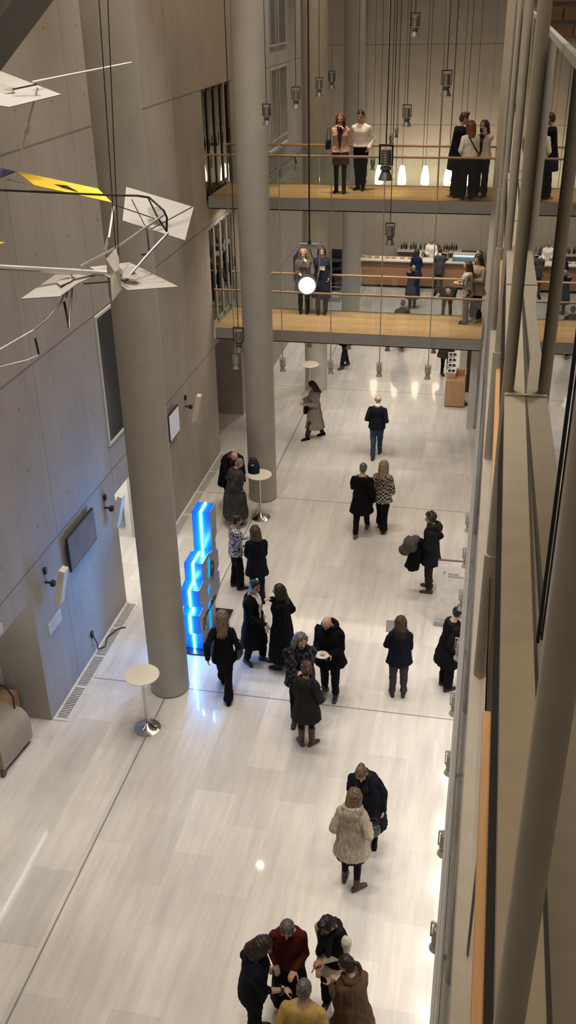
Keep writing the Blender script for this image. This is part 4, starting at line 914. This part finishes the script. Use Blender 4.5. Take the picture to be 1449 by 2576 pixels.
    def world(p): return V(pos) + Rz @ (V(p) * s)
    return dict(root=root, hand=[world(a[2] + (a[2] - a[1]).normalized() * .07) for a in arm], wrist=[world(a[2]) for a in arm], elbow=[world(a[1]) for a in arm], sh=[world(a[0]) for a in arm], U=lambda p: world(U(p)), child=child, Uloc=U, arm=arm, head=world(hc), Rz=Rz, s=s)
C = cloth
navy = C('navy_wool', (0.006, 0.007, 0.013)); black = C('black_wool', (0.0036, 0.0036, 0.0045)); blackt = C('black_trousers', (0.0045, 0.0045, 0.006)); charc = C('charcoal_wool', (0.0165, 0.0154, 0.01485)); dgrey = C('dark_grey_trousers', (0.0375, 0.03525, 0.03525))
jeans = C('blue_jeans', (.028, .045, .075)); djeans = C('dark_jeans', (0.0112, 0.0154, 0.0252)); taupe = C('taupe_trench', (.20, .165, .145)); fur = C('cream_fur', (.30, .25, .185), (.52, .45, .35), 'fur', 30); must = C('mustard_knit', (.36, .24, .075)); wine = C('dark_red_knit', (0.066, 0.0108, 0.0084))
cream = C('cream_knit', (.50, .46, .39)); white = C('white_cotton', (.72, .69, .66)); mauve = C('mauve_trousers', (.20, .14, .155)); purple = C('purple_suede', (.075, .05, .07)); pink = C('pale_pink_jacket', (.50, .33, .31)); plum = C('plum_dress', (.075, .045, .06))
brownw = C('brown_shawl', (.065, .035, .022), (.12, .07, .042)); floral = C('floral_blouse', (.035, .035, .055), (.50, .50, .53), 'floral', 24); houndc = C('check_blazer', (.02, .018, .018), (.44, .37, .30), 'check', 23); leath = C('patterned_leather', (.006, .006, .009), (.06, .06, .07), 'blotch', 15, .5)
maroon = C('maroon_scarf', (.085, .014, .025)); gcoat = C('grey_overcoat', (.034, .031, .031), (.058, .053, .052)); olive = C('dark_olive', (0.0154, 0.0182, 0.0133)); brownt = C('dark_brown_trousers', (0.0245, 0.014, 0.0126)); beigej = C('beige_jacket', (.26, .215, .165)); grsuit = C('grey_suit', (.055, .058, .068)); stars = C('star_sweater', (.42, .38, .34), (.04, .035, .04), 'blotch', 9)
greyc = C('grey_coat_soft', (.10, .095, .095)); bleath = plain('brown_leather', (.06, .027, .018), .45); tigh = C('dark_tights', (0.0072, 0.0066, 0.0078)); rimred = plain('red_rims', (.25, .05, .03), .4); bag_m = plain('black_leather_bag', (.012, .012, .014), .4)
NV = ('jacket', navy, .80, .024)
A = {}
def pr(k, x, y, face, h, label, z=0, **kw): A[k] = person((x, y, z), face, h, label, **kw)
# nearest five
pr('sweat', -1.93, 6.70, 75, 1.70, 'person in navy sweatshirt with red glasses and wristwatch, gesturing with one arm', feet=((-.1, .02, -5), (.11, -.02, 10)), lean=6, head=(6, 30), arms=('waist', (-.07, .34, 1.0)), bare=True, top=('sweatshirt', navy, .82, .028), bmat=blackt, hair=('bob', 'dark'), glasses=rimred, build=1.12, vox=.0085)
pr('red', -1.60, 7.12, 172, 1.68, 'person with cropped grey hair in a dark red sweater and black skirt', lean=4, head=(4, 32), arms=('hold', 'waist'), top=('sweater', wine, .88, .022), bottom='skirt', skirt=.2, flare=.05, bmat=black, hair=('short', 'salt'), woman=True, vox=.0085)
pr('vest', -1.09, 7.20, 205, 1.74, 'bearded person with glasses in a black vest over cream sleeves, arms crossed', lean=5, head=(12, 28), arms=('crossed', 'crossed2'), top=('shirt', cream, .74, .02), vest=black, bottom='trousers', bmat=blackt, hair=('quiff', 'black'), beard='short', glasses=m_dark, scarf=(charc, 1.2), tone='mid', vox=.0085)
pr('shawl', -.80, 6.66, -50, 1.62, 'person with dark ponytail wrapped in a brown shawl, seen from behind', lean=4, head=(-15, 22), arms=('hold', 'clutch'), coat=('shawl', brownw, .45, .05, .07), bottom='trousers', bmat=blackt, hair=('pony', 'dark'), scarf=(brownw, None), woman=True, vox=.0085)
pr('must', -1.27, 6.22, 2, 1.68, 'person with thinning grey hair in a mustard sweater, back to the viewer', lean=3, head=(0, 12), arms=('waist', 'waist'), top=('sweater', must, .85, .03), bmat=dgrey, hair=('short', 'salt'), build=1.08, vox=.0085)
# pair
pr('navyw', -1.02, 9.74, 188, 1.68, 'person with streaked tied back hair in a wide navy coat, facing the fur jacket', feet=((-.08, -.10, -14), (.1, .16, 14)), lean=8, side=5, head=(-4, 34), arms=('down', 'down'), coat=('coat', navy, .55, .045, .05), bottom='slim', bmat=blackt, shoes='boot', smat=black, hair=('bun', 'dblonde'), woman=True, scarf=(charc, 1.3), build=1.08, vox=.0085)
pr('fur', -1.16, 9.03, 8, 1.64, 'person in a cream fur jacket with fur collar and dark boots, seen from behind', feet=((-.1, .06, -4), (.11, -.06, 40)), lean=5, head=(8, 14), arms=('waist', 'bag'), coat=('fur_jacket', fur, .68, .05, .035), bottom='skirt', skirt=.60, flare=.04, bmat=brownt, tights=tigh, shoes='ankle', smat=bleath, hair=('bob', 'dblonde', .15), hood=(fur, 'thick'), woman=True, vox=.0085)
# trio at the middle
pr('boots', -2.24, 11.62, 2, 1.58, 'person in a charcoal jacket with curly tied hair and tall brown boots', feet=((-.09, 0, -38), (.09, .02, 38)), head=(10, 6), arms=('hold', 'bag'), coat=('jacket', charc, .62, .04, .04), bottom='slim', bmat=tigh, shoes='boot', smat=bleath, hair=('curly', 'curlybrown'), hood=(charc, 'thin'), woman=True, vox=.009)
pr('leather', -2.44, 12.18, 165, 1.80, 'grey bearded person with long hair in a patterned leather jacket, arms crossed', feet=((-.1, -.05, -15), (.1, .05, 15)), head=(-25, 20), arms=('crossed', 'crossed2'), coat=('leather_jacket', leath, .78, .035, .01), bmat=blackt, hair=('long', 'salt', .2), beard='long', build=1.1, vox=.009)
pr('plate', -2.05, 12.94, 192, 1.74, 'bald person with glasses in a dark jacket holding a white plate', feet=((-.1, .06, -10), (.13, -.02, 24)), lean=6, head=(4, 34), arms=('hold', 'hold'), coat=('jacket', black, .70, .04, .03), bmat=blackt, hair=('bald', 'dark'), glasses=m_dark, hood=(black, 'thin'), build=1.12, vox=.009)
pr('gpants', -.94, 13.11, -6, 1.60, 'person in a dark sweater and grey trousers holding a leaflet, back to the viewer', feet=((-.1, 0, -12), (.11, 0, 8)), head=(-6, 16), arms=((-.0, .30, 1.16), 'hold'), coat=('sweater', navy, .80, .05, .015), bmat=dgrey, hair=('bob', 'brown', .2), woman=True, hood=(charc, 'thin'), vox=.009)
pr('blonde', -3.85, 12.66, -8, 1.70, 'blonde person striding away in a black blazer and flared trousers', feet=((-.08, .30, -6), (.09, -.30, -4)), lean=3, head=(-5, 10), arms=('swingb', 'bag'), top=('blazer', black, .80, .024, .015), bottom='flared', bmat=blackt, shoes='ankle', smat=black, hair=('long', 'dblonde', .34), woman=True, vox=.009)
pr('blackcoat', -3.60, 13.62, 108, 1.76, 'person in a long black coat over a white shirt holding a small bottle', feet=((-.1, .16, -10), (.1, -.06, 25)), head=(8, 14), arms=('hang', (-.02, .30, 1.02)), coat=('overcoat', black, .42, .04, .03), front=white, bmat=blackt, hair=('quiff', 'black'), tone='mid', vox=.009)
pr('longblack', -3.03, 13.53, -82, 1.74, 'person with dark hair in a very long black coat, hand raised to the mouth', feet=((-.08, .05, -4), (.09, -.06, 6)), head=(0, 8), arms=('mouth', 'pocket'), coat=('long_coat', black, .24, .045, .045), bmat=dgrey, hair=('long', 'black', .26), scarf=(black, None), woman=True, vox=.009)
# behind the totem
pr('navyback', -3.95, 15.58, -22, 1.66, 'person with brown hair in a navy jacket and dark heels beside the totem', feet=((-.08, .20, -4), (.09, -.12, 2)), head=(-12, 14), arms=('hold', 'hold'), coat=('jacket', navy, .66, .034, .03), bottom='slim', bmat=djeans, smat=black, hair=('bob', 'brown', .2), woman=True, vox=.010)
pr('floral', -4.50, 15.93, 58, 1.66, 'person in a black and white floral blouse and wide black trousers', feet=((-.09, 0, -4), (.1, .08, 4)), head=(4, 20), arms=('hold', 'hold'), top=('blouse', floral, .86, .03, .01), bottom='wide', bmat=blackt, hair=('bun', 'dark'), woman=True, vox=.010)
pr('greycoat', -5.15, 18.55, 62, 1.62, 'grey haired person in a long dark grey overcoat beside the standing table', lean=7, head=(-5, 24), arms=('pocket', 'pocket'), coat=('overcoat', gcoat, .22, .06, .07), bmat=blackt, hair=('short', 'grey'), collar=True, build=1.15, woman=True, vox=.010)
pr('hunch', -5.42, 19.28, 150, 1.76, 'stooping person with maroon scarf and dark coat, head bowed over the grey overcoat', lean=30, head=(-4, 42), arms=('reach', 'reach'), coat=('jacket', black, .62, .05, .04), bmat=blackt, hair=('ring', 'salt'), scarf=(maroon, 1.15), build=1.15, vox=.010)
pr('couplem', -2.30, 18.60, 6, 1.72, 'grey haired person in a dark jacket walking away, arm bent to the face', feet=((-.07, -.27, -4), (.07, .27, 4)), lean=3, head=(0, 8), arms=((-.05, .24, 1.32), 'down'), coat=('jacket', black, .60, .035, .035), bmat=blackt, smat=plain('black_white_sneaker', (.09, .09, .09), .5), hair=('short', 'salt'), build=1.05, vox=.010)
pr('couplew', -1.87, 18.80, 8, 1.71, 'blonde person in a black and cream checked blazer and black flared trousers', feet=((-.08, .14, -2), (.08, -.14, 6)), head=(0, 8), arms=('hang', 'downf'), top=('blazer', houndc, .78, .03, .02), bottom='flared', bmat=blackt, hair=('long', 'blonde', .30), woman=True, vox=.010)
pr('hoodman', -.62, 16.50, -84, 1.76, 'curly haired person in a hooded dark jacket carrying folded coats over one arm', feet=((-.1, .02, -4), (.13, .05, 6)), head=(-14, 10), arms=('hold', 'pocket'), coat=('jacket', C('dark_teal_parka', (.009, .012, .014)), .66, .04, .02), bmat=brownt, smat=bleath, hair=('curly', 'dark'), hood=(olive, 'thick'), tone='mid', vox=.010)
pr('blackr', -.15, 13.47, 64, 1.66, 'person with curly black hair in a black coat at the right gallery edge', lean=8, head=(0, 20), arms=('hold', 'hang'), coat=('coat', black, .60, .045, .05), bottom='wide', bmat=blackt, hair=('curly', 'black'), woman=True, vox=.010)
pr('sweater', -2.45, 22.62, 4, 1.70, 'balding person in a dark navy sweater and jeans walking away', feet=((-.05, -.22, 0), (.05, .22, 4)), lean=3, head=(0, 10), arms=('waist', 'waist'), top=('sweater', navy, .86, .034), neckband=white, bmat=jeans, hair=('ring', 'salt'), hood=None, build=1.1, vox=.011)
pr('trench', -4.23, 23.56, -125, 1.68, 'dark haired person striding left in a long taupe trench coat', feet=((-.06, .26, 0), (.06, -.28, 0)), lean=2, head=(10, 22), arms=('hold', 'hold'), coat=('trench_coat', taupe, .36, .035, .035), bmat=C('dark_plum_trousers', (.03, .022, .026)), shoes='ankle', smat=black, hair=('long', 'black', .3), woman=True, vox=.011)
pr('under', -4.25, 29.2, -140, 1.76, 'person walking in dark trousers and brown boots, cut off by the lower footbridge', feet=((-.08, .2, 0), (.08, -.2, 0)), arms=('down', 'down'), coat=('jacket', black, .78, .035, .02), bmat=djeans, shoes='ankle', smat=bleath, hair=('short', 'dark'), vox=.013)
pr('brownc', -1.06, 29.0, 165, 1.74, 'person in a brown patterned coat behind the leaflet rack', head=(0, 15), arms=('hang', 'hold'), coat=('coat', C('brown_pattern', (.05, .04, .025), (.10, .08, .05), 'blotch', 12), .6, .045, .05), bottom='slim', bmat=blackt, hair=('long', 'dark'), woman=True, vox=.013)
pr('sliver', -5.66, 23.3, 40, 1.74, 'person in a black coat mostly hidden behind the second column', arms=('pocket', 'pocket'), coat=('overcoat', black, .5, .04, .04), bmat=blackt, hair=('short', 'dark'), vox=.013)
pr('green', -2.66, 31.25, 8, 1.70, 'person in a dark green jacket and black and white shoes beyond the lower footbridge', feet=((-.08, .24, 0), (.1, -.24, 0)), smat=plain('black_white_shoe', (.16, .16, .16), .5), arms=('down', 'down'), coat=('jacket', olive, .7, .045, .03), collar=True, bmat=blackt, hair=('short', 'brown'), build=1.1, vox=.013)
# upper footbridge
Z2, Z1 = 6.46, 3.32
pr('photog', -3.50, 23.20, 178, 1.73, 'auburn haired person in a pink jacket photographing with a phone on the upper footbridge', z=Z2, feet=((-.06, .05, -6), (.13, -.03, 12)), head=(0, 6), arms=('phone', 'phone2'), top=('dress', plum, .64, .016, .01), coat=('jacket', pink, .92, .03, .03), front=plum, bottom=None, tights=tigh, shoes='ankle', smat=black, hair=('long', 'red', .26), woman=True, vox=.011)
pr('shirt', -3.12, 23.62, 186, 1.75, 'dark haired person in a white shirt and black trousers on the upper footbridge', z=Z2, feet=((-.07, .02, -8), (.06, .0, 20)), head=(12, 14), arms=('pocket', 'back'), top=('shirt', white, .97, .024, .0), bmat=blackt, smat=black, hair=('short', 'black'), vox=.011)
pr('cuddle', -.88, 22.98, 72, 1.78, 'tall person in a long dark coat embracing a redhead on the upper footbridge', z=Z2, lean=5, head=(6, 12), arms=('hug', 'hug'), coat=('overcoat', navy, .58, .035, .03), bottom='wide', bmat=djeans, hair=('quiff', 'brown'), vox=.011)
pr('redback', -.60, 22.68, -14, 1.64, 'redhead in a white top with a black crossbody strap, back turned on the upper footbridge', z=Z2, head=(-8, 4), arms=('waist', 'hold'), top=('top', white, .98, .026, .01), bottom='wide', bmat=djeans, hair=('long', 'red', .28), woman=True, vox=.011)
pr('longhair', -.31, 23.02, 205, 1.62, 'long haired person in a cream jacket drinking at the right end of the upper footbridge', z=Z2, head=(12, 8), arms=('mouth', 'hang'), coat=('jacket', cream, .90, .03, .01), front=plum, bottom='wide', bmat=blackt, hair=('long', 'dark', .34), woman=True, vox=.011)
# lower footbridge
pr('lowblonde', -4.56, 23.95, 176, 1.66, 'blonde person in a grey coat behind the blazing flood lamp on the lower footbridge', z=Z1, head=(0, 14), arms=('phone', 'hold'), coat=('coat', greyc, .58, .035, .04), bottom='slim', bmat=tigh, shoes='boot', smat=black, hair=('long', 'blonde', .28), woman=True, vox=.011)
pr('lownavy', -4.10, 23.95, 172, 1.72, 'dark haired person in a long navy coat holding a white card on the lower footbridge', z=Z1, head=(0, 12), arms=('pocket', 'clutch'), coat=('long_coat', C('navy_coat', (.016, .022, .042)), .44, .04, .045), bmat=C('plum_grey_trousers', (.045, .04, .05)), smat=black, hair=('bob', 'black', .13), woman=True, vox=.011)
pr('girl', -.45, 23.62, -80, 1.55, 'brown haired person in a star patterned sweater and mauve trousers on the lower footbridge', z=Z1, head=(0, 6), arms=('hold', 'hold'), top=('sweater', stars, .80, .034, .0), bottom='trousers', bmat=mauve, shoes='ankle', smat=purple, hair=('long', 'brown', .3), woman=True, vox=.011)
pr('beigew', -.22, 23.88, -140, 1.66, 'dark haired person in a beige jacket behind the star patterned sweater', z=Z1, head=(0, 18), arms=('hold', 'hold'), coat=('jacket', beigej, .72, .035, .03), bottom='wide', bmat=C('navy_wide', (.012, .014, .03)), smat=C('cream_shoe', (.4, .38, .34)), hair=('long', 'dark', .32), woman=True, vox=.011)
# bar
pr('bartender', -2.34, 40.25, 180, 1.76, 'grey haired bartender in a white shirt behind the bar', lean=8, head=(0, 16), arms=('holdlow', 'hold'), top=('shirt', white, .95, .03), bmat=blackt, hair=('short', 'grey'), tone='tan', vox=.013)
pr('barback', -2.78, 38.32, 6, 1.68, 'dark haired customer in a navy jacket standing at the bar by the pitcher', head=(20, 8), arms=('holdlow', 'holdlow'), coat=('jacket', C('navy_blue', (.016, .026, .07)), .7, .035, .03), bmat=djeans, hair=('bob', 'black', .14), woman=True, vox=.013)
pr('greysuit', -1.88, 38.28, -4, 1.76, 'customer in a grey suit leaning on the bar right of the bartender', lean=12, head=(-20, 10), arms=('reach', 'reach'), coat=('suit_jacket', grsuit, .78, .03, .015), bmat=grsuit, hair=('short', 'black'), vox=.013)
pr('bald', -2.72, 36.15, 178, 1.68, 'bald person in a long navy coat walking from the bar', feet=((-.09, -.1, -4), (.08, .14, 4)), lean=4, head=(0, 34), arms=('back', 'mouth'), coat=('long_coat', C('navy_blue_coat', (.018, .026, .06)), .40, .045, .04), bmat=brownt, hair=('bald', 'salt'), build=1.12, vox=.012)
pr('bend', -1.36, 34.95, 176, 1.72, 'bald person bending far forward in a dark brown jacket', feet=((-.14, 0, -6), (.14, 0, 6)), lean=68, head=(0, 10), arms=((.05, .12, .82), (.28, .10, .88)), coat=('jacket', C('dark_brown_jacket', (.028, .018, .015)), .74, .045, .06), bmat=blackt, hair=('bald', 'salt'), build=1.2, vox=.012)

# ------------------------------------------------------------------ carried and resting things
def handbag(p, w, h, d, mat, rz, label, strap=None):
    t = thing('handbag', p, label, 'handbag'); M3 = Matrix.Rotation(R(rz), 3, 'Z'); P = lambda x, y, z: V(p) + M3 @ V((x, y, z))
    Q = MB(); Q.rings([[P(w / 2 * k * (abs(math.cos(a)) ** .5 * (1 if math.cos(a) > 0 else -1)), d / 2 * k * (abs(math.sin(a)) ** .5 * (1 if math.sin(a) > 0 else -1)), z) for a in [2 * math.pi * i / 16 for i in range(16)]] for k, z in ((.85, 0), (1, .02), (1, h * .6), (.86, h * .95), (.6, h))])
    Q.build('body', mat, t, smooth=True)
    Q = MB(); Q.tube([P(w * .4 * math.cos(math.pi * k / 10), 0, h * .9 + (strap or .14) * math.sin(math.pi * k / 10)) for k in range(11)], .008, 6); Q.build('strap', mat, t, smooth=True)
    MB().ell(P(0, d / 2, h * .8), (.014, .006, .014), n=8, k=6).build('clasp', m_chrome, t, smooth='full'); return t
def hp(k, i, dx=0, dy=0, dz=0): return A[k]['hand'][i] + V((dx, dy, dz))
handbag(A['blonde']['wrist'][1] + V((.03, .0, -.34)), .24, .22, .09, bag_m, 80, 'black handbag on the arm of the striding blonde person')
handbag(A['boots']['U']((.24, .10, .92)), .22, .18, .10, bag_m, 60, 'black handbag at the hip of the person in brown boots')
handbag(A['fur']['U']((.24, .16, .90)), .24, .19, .10, plain('black_glossy_bag', (.012, .015, .012), .25), 30, 'glossy black handbag under the arm of the fur jacket')
handbag(V((-2.10, 18.75, .78)), .22, .24, .10, bag_m, 10, 'black handbag between the walking couple', .2)
handbag(A['photog']['U']((.27, .03, .98)), .20, .2, .09, bag_m, 70, 'black shoulder bag of the person taking a photo', .3)
handbag(A['redback']['U']((.15, .20, 1.02)), .30, .18, .09, bag_m, 10, 'black crossbody bag held against the redhead on the upper footbridge')
handbag(A['trench']['U']((.2, .17, .74)), .2, .30, .07, bag_m, -120, 'black bag hanging from the arm of the taupe trench coat', .22)
MBs = MB().tube([A['redback']['U'](p) for p in ((-.10, -.04, 1.48), (-.04, -.15, 1.38), (.06, -.16, 1.22), (.17, -.06, 1.08), (.19, .08, 1.1))], .014, 6)
tag(MBs.build('bag_strap', bag_m, smooth=True, loc=A['redback']['U']((0, -.15, 1.3))), 'black strap crossing the white back of the redhead', 'strap')
bp = thing('holdall', (-4.80, 18.98, 1.104), 'dark blue bag standing on the white round table', 'bag')
Q = MB(); Q.rings([Q.ering((-4.80, 18.98, 1.106 + z), (a, 0, 0), (0, b, 0), 18) for z, a, b in ((0, .12, .085), (.02, .135, .10), (.16, .14, .10), (.25, .115, .085), (.30, .07, .05))]); Q.build('body', C('dark_blue_nylon', (.013, .018, .032)), bp, smooth='full')
MB().tube([(-4.88, 18.98, 1.38), (-4.86, 18.98, 1.46), (-4.74, 18.98, 1.46), (-4.72, 18.98, 1.38)], .012, 6).build('handle', black, bp, smooth=True); MB().box((-4.85, 18.875, 1.32), (-4.77, 18.885, 1.35)).build('buckle', m_chrome, bp)
# plate with food
pc_ = (A['plate']['hand'][0] + A['plate']['hand'][1]) / 2 + V((0, -.06, .02))
pl = thing('plate', pc_, 'white plate with food in the hands of the bald person with glasses', 'plate')
MB().lathe(pc_, [(.005, 0), (.06, 0), (.105, .014), (.11, .018), (.10, .018), (.06, .008), (.005, .008)], 28).build('dish', m_white, pl, smooth=True); MB().ell(pc_ + V((.01, 0, .02)), (.04, .03, .018), n=10, k=6).build('food', pc, pl, smooth='full')
ph = thing('phone', hp('photog', 0, .04, -.02, .04), 'black phone held up by the auburn haired person', 'phone'); c = hp('photog', 0, .04, -.02, .04)
MB().box(c + V((-.038, -.005, -.07)), c + V((.038, .005, .08))).build('case', m_black, ph, bevel=.004); MB().ell(c + V((.02, -.006, .055)), (.012, .004, .012), n=8, k=6).build('lens', m_darkglass, ph)
c = hp('blackcoat', 1, .0, -.02, -.05); bo = thing('small_bottle', c, 'small pale bottle in the hand of the black coat and white shirt', 'bottle')
MB().lathe(c, [(.005, -.07), (.028, -.07), (.028, .04), (.012, .075), (.012, .11), (.005, .11)], 14).build('body', plain('pale_bottle', (.42, .44, .46), .2), bo, smooth=True); MB().cyl((c.x, c.y), .014, c.z + .1, c.z + .125, 12).build('cap', m_dark, bo)
c = hp('gpants', 0, -.01, .03, .05)
tag(MB().add([c + V(p) for p in ((-.11, .0, -.08), (.03, .02, -.08), (.03, .08, .12), (-.11, .06, .12), (-.11, .004, -.082), (.03, .024, -.082), (.03, .084, .118), (-.11, .064, .118))], [(0, 1, 2, 3), (7, 6, 5, 4), (0, 4, 5, 1), (1, 5, 6, 2), (2, 6, 7, 3), (3, 7, 4, 0)]).build('leaflet', m_white, loc=c), 'pale leaflet held by the person in grey trousers', 'leaflet')
c = hp('lownavy', 1, .0, -.03, .02); tag(MB().box(c + V((-.075, -.006, -.04)), c + V((.075, .0, .05))).build('card', m_white, loc=c), 'white card held against the long navy coat', 'card')
c = (A['floral']['hand'][0] + A['floral']['hand'][1]) / 2 + V((.03, 0, .02)); tag(MB().box(c + V((-.07, -.05, -.01)), c + V((.07, .05, .01))).build('notebook', plain('dusty_pink', (.40, .25, .24), .6), loc=c, bevel=.004), 'dusty pink notebook in the hands of the floral blouse', 'notebook')
c = hp('longhair', 0, .0, -.02, .05); gl = thing('drinking_glass', c, 'small glass at the mouth of the long haired person in cream', 'glass'); MB().lathe(c, [(.005, -.05), (.028, -.05), (.034, .05), (.031, .05), (.025, -.04), (.005, -.04)], 14).build('tumbler', plain('glass_grey', (.4, .4, .4), .1), gl, smooth=True)
# watch on the gesturing arm
c = A['sweat']['wrist'][1]; e = A['sweat']['elbow'][1]; d = (c - e).normalized(); a_ = V((0, 0, 1)).cross(d).normalized(); b_ = d.cross(a_); p0 = c - d * .03
wt = thing('wristwatch', p0, 'dark wristwatch on the gesturing arm of the navy sweatshirt', 'watch')
Q = MB(); Q.rings([Q.ering(p0 + d * t, a_ * r, b_ * r, 20) for t, r in ((-.014, .052), (-.01, .056), (.01, .056), (.014, .052))]); Q.build('strap', m_dark, wt, smooth=True); MB().ell(p0 + b_ * .054, (.02, .02, .012), n=12, k=6).build('dial', m_chrome, wt, smooth='full')
# coats over the arm
H = A['hoodman']; c = (H['elbow'][0] + H['hand'][0]) / 2
dr = thing('folded_coat', c, 'dark coat hanging over the arm of the hooded person', 'coat')
def blob(nm, Q, mat, root, vx=.014, disp=.02):
    m2 = remeshed(Q, nm, mat, vx, 3, disp, (7, 7, 4), 5); m2.materials.append(mat); xform(m2, Matrix.Identity(3), 1, -base_of(root))
    o = bpy.data.objects.new(nm, m2); COL.objects.link(o); o.parent = root; return o
Q = MB(); Q.rings([Q.ering(c + V((-.04 - .10 * t, -.02, .09 - .62 * t)), (.085 + .07 * t, 0, 0), (0, .11 + .06 * t, 0), 16) for t in (0, .15, .4, .7, 1)]); blob('cloth_drape', Q, black, dr)
d2 = thing('rolled_jacket', c + V((-.17, -.06, .05)), 'grey brown puffy jacket bundled on top of the dark coat', 'jacket')
Q = MB(); Q.capsule(c + V((-.12, -.10, .13)), c + V((-.30, -.10, -.10)), .10, .13); Q.ell(c + V((-.2, -.12, .03)), (.15, .14, .17)); blob('puffy_bundle', Q, C('grey_brown_nylon', (.075, .062, .058)), d2)
# pink bag and white scarf end at the right edge
handbag(A['blackr']['U']((.20, .10, .72)), .2, .26, .1, plain('pink_brown_bag', (.22, .10, .085), .5), 20, 'pinkish brown bag beside the curly black haired person', .2)

bpy.data.scenes.remove(WORK)
# ------------------------------------------------------------------ lights
def spotl(name, loc, to, energy, col, angle=100, blend=.8, rad=.15):
    l = bpy.data.lights.new(name, 'SPOT'); l.energy = energy; l.color = col; l.spot_size = R(angle); l.spot_blend = blend; l.shadow_soft_size = rad
    o = bpy.data.objects.new(name, l); COL.objects.link(o); o.location = loc
    o.rotation_euler = (V(to) - V(loc)).to_track_quat('-Z', 'Y').to_euler(); return o
def pointl(name, loc, energy, col, rad=.1):
    l = bpy.data.lights.new(name, 'POINT'); l.energy = energy; l.color = col; l.shadow_soft_size = rad
    o = bpy.data.objects.new(name, l); COL.objects.link(o); o.location = loc; return o
def areal(name, loc, to, sx, sy, energy, col, spread=160):
    l = bpy.data.lights.new(name, 'AREA'); l.shape = 'RECTANGLE'; l.size = sx; l.size_y = sy; l.energy = energy; l.color = col; l.spread = R(spread)
    o = bpy.data.objects.new(name, l); COL.objects.link(o); o.location = loc
    o.rotation_euler = (V(to) - V(loc)).to_track_quat('-Z', 'Y').to_euler(); return o
WARM = (1, .87, .72); NEU = (1, .93, .85)
for x, kx in ((-5.2, 1.12), (-3.0, .62), (-1.0, .9)):
    for y in (7, 12, 17, 30, 35): spotl('ceiling_light', (x, y, 15.7), (x * .9 - .1, y, 0), 860 * kx * (1.5 if y > 25 else 1), (1, .97, .935), 58, .7, .22)
for y in (5, 9.5, 14, 18.5): spotl('added_wall_fill', (-1.5, y, 15.6), (-6.4, y + .5, 2.0), 620, (1, .95, .88), 46, .8, .2)  # added fill spots that brighten the left wall and the columns
for y in EY: spotl('gallery_spot_light', (.0, y, 2.28), (.1, y, 0), 42, (1, .94, .87), 120, .9, .06)
for x in (-4.78, -3.58, -2.39, -1.22): spotl('bridge_spot_light', (x, 22.2, 2.32), (x, 22.3, 0), 40, NEU, 120, .9, .06)
for x in (-4.5, -3.45, -2.42, -1.22): spotl('bridge_spot_light', (x, 24.36, 2.24), (x, 25.5, 0), 52, NEU, 130, .9, .06)
areal('added_back_wall_fill', (-2.6, 41.0, 3.2), (-2.6, 41.9, 6.2), 5, .3, 95, (1, .76, .5), 150)  # added fill standing in for the pendants' glow on the back wall
for x in (-4.4, -3.0, -1.6): spotl('deck_light', (x, 23.0, 15.5), (x, 23.3, 6.4), 1750, (1, .80, .52), 16, .7, .08)
areal('deck_light', (-3.2, 23.4, 6.1), (-3.2, 23.4, 3.3), 6, .8, 125, (1, .85, .66))
areal('added_hall_fill', (-3, 13, 15.9), (-3, 13, 0), 6, 26, 1000, (1, .77, .53), 180)  # added soft overhead fill, mainly to lift the left wall
areal('bar_light', (-2.6, 38, 2.6), (-2.6, 40.5, .9), 4, .5, 32, (1, .86, .7))
areal('corridor_light', (-7.8, 16.3, 2.3), (-7.8, 16.3, 0), .8, 1.5, 45, (1, .97, .93))
areal('door_room_light', (-7.6, 23.4, 5.6), (-7.6, 23.4, 3.3), 1.2, 1.6, 22, (1, .85, .65))
pointl('far_room_light', (-7.6, 28, 1.8), 0.1, WARM, .2)
areal('right_gallery_light', (2.2, 13, 2.9), (2.2, 13, 0), 2.5, 16, 150, (1, .95, .9))
for y in (3, 6.5, 10, 14): spotl('added_ledge_fill', (-.5, y, 15.5), (.2, y, 8.5), 85, WARM, 44, .8, .2)  # added fill spots so the beige ledge does not stay dark

w = bpy.data.worlds.new('hall_ambient'); scene.world = w; w.use_nodes = True
w.node_tree.nodes['Background'].inputs[0].default_value = (1, .83, .62, 1); w.node_tree.nodes['Background'].inputs[1].default_value = .13

# ------------------------------------------------------------------ camera and view
cam = bpy.data.cameras.new('camera'); co = bpy.data.objects.new('camera', cam); COL.objects.link(co)
cam.sensor_fit = 'VERTICAL'; cam.sensor_height = 36; cam.lens = 2429.0 * 36 / 2576; cam.clip_start = .02; cam.clip_end = 200
yaw, pit, rol = R(-11.9945), R(28.26868), R(-1.11036)
fw = V((math.sin(yaw) * math.cos(pit), math.cos(yaw) * math.cos(pit), -math.sin(pit)))
r0 = V((math.cos(yaw), -math.sin(yaw), 0)); u0 = r0.cross(fw)
rr = r0 * math.cos(rol) + u0 * math.sin(rol); uu = -r0 * math.sin(rol) + u0 * math.cos(rol)
co.matrix_world = Matrix(((rr.x, uu.x, -fw.x, 0), (rr.y, uu.y, -fw.y, 0), (rr.z, uu.z, -fw.z, 10.6), (0, 0, 0, 1)))
scene.camera = co
vs = scene.view_settings; vs.view_transform = 'Standard'; vs.look = 'None'; vs.gamma = 1; vs.use_curve_mapping = False; vs.exposure = 0.0
cy = scene.cycles; cy.max_bounces = 8; cy.diffuse_bounces = 4; cy.glossy_bounces = 4; cy.transmission_bounces = 6; cy.transparent_max_bounces = 24
cy.use_adaptive_sampling = True; cy.adaptive_threshold = .035; cy.adaptive_min_samples = 16
cy.sample_clamp_indirect = 6; cy.caustics_reflective = False; cy.caustics_refractive = False; cy.use_denoising = True
try: cy.denoiser = 'OPENIMAGEDENOISE'
except Exception: pass
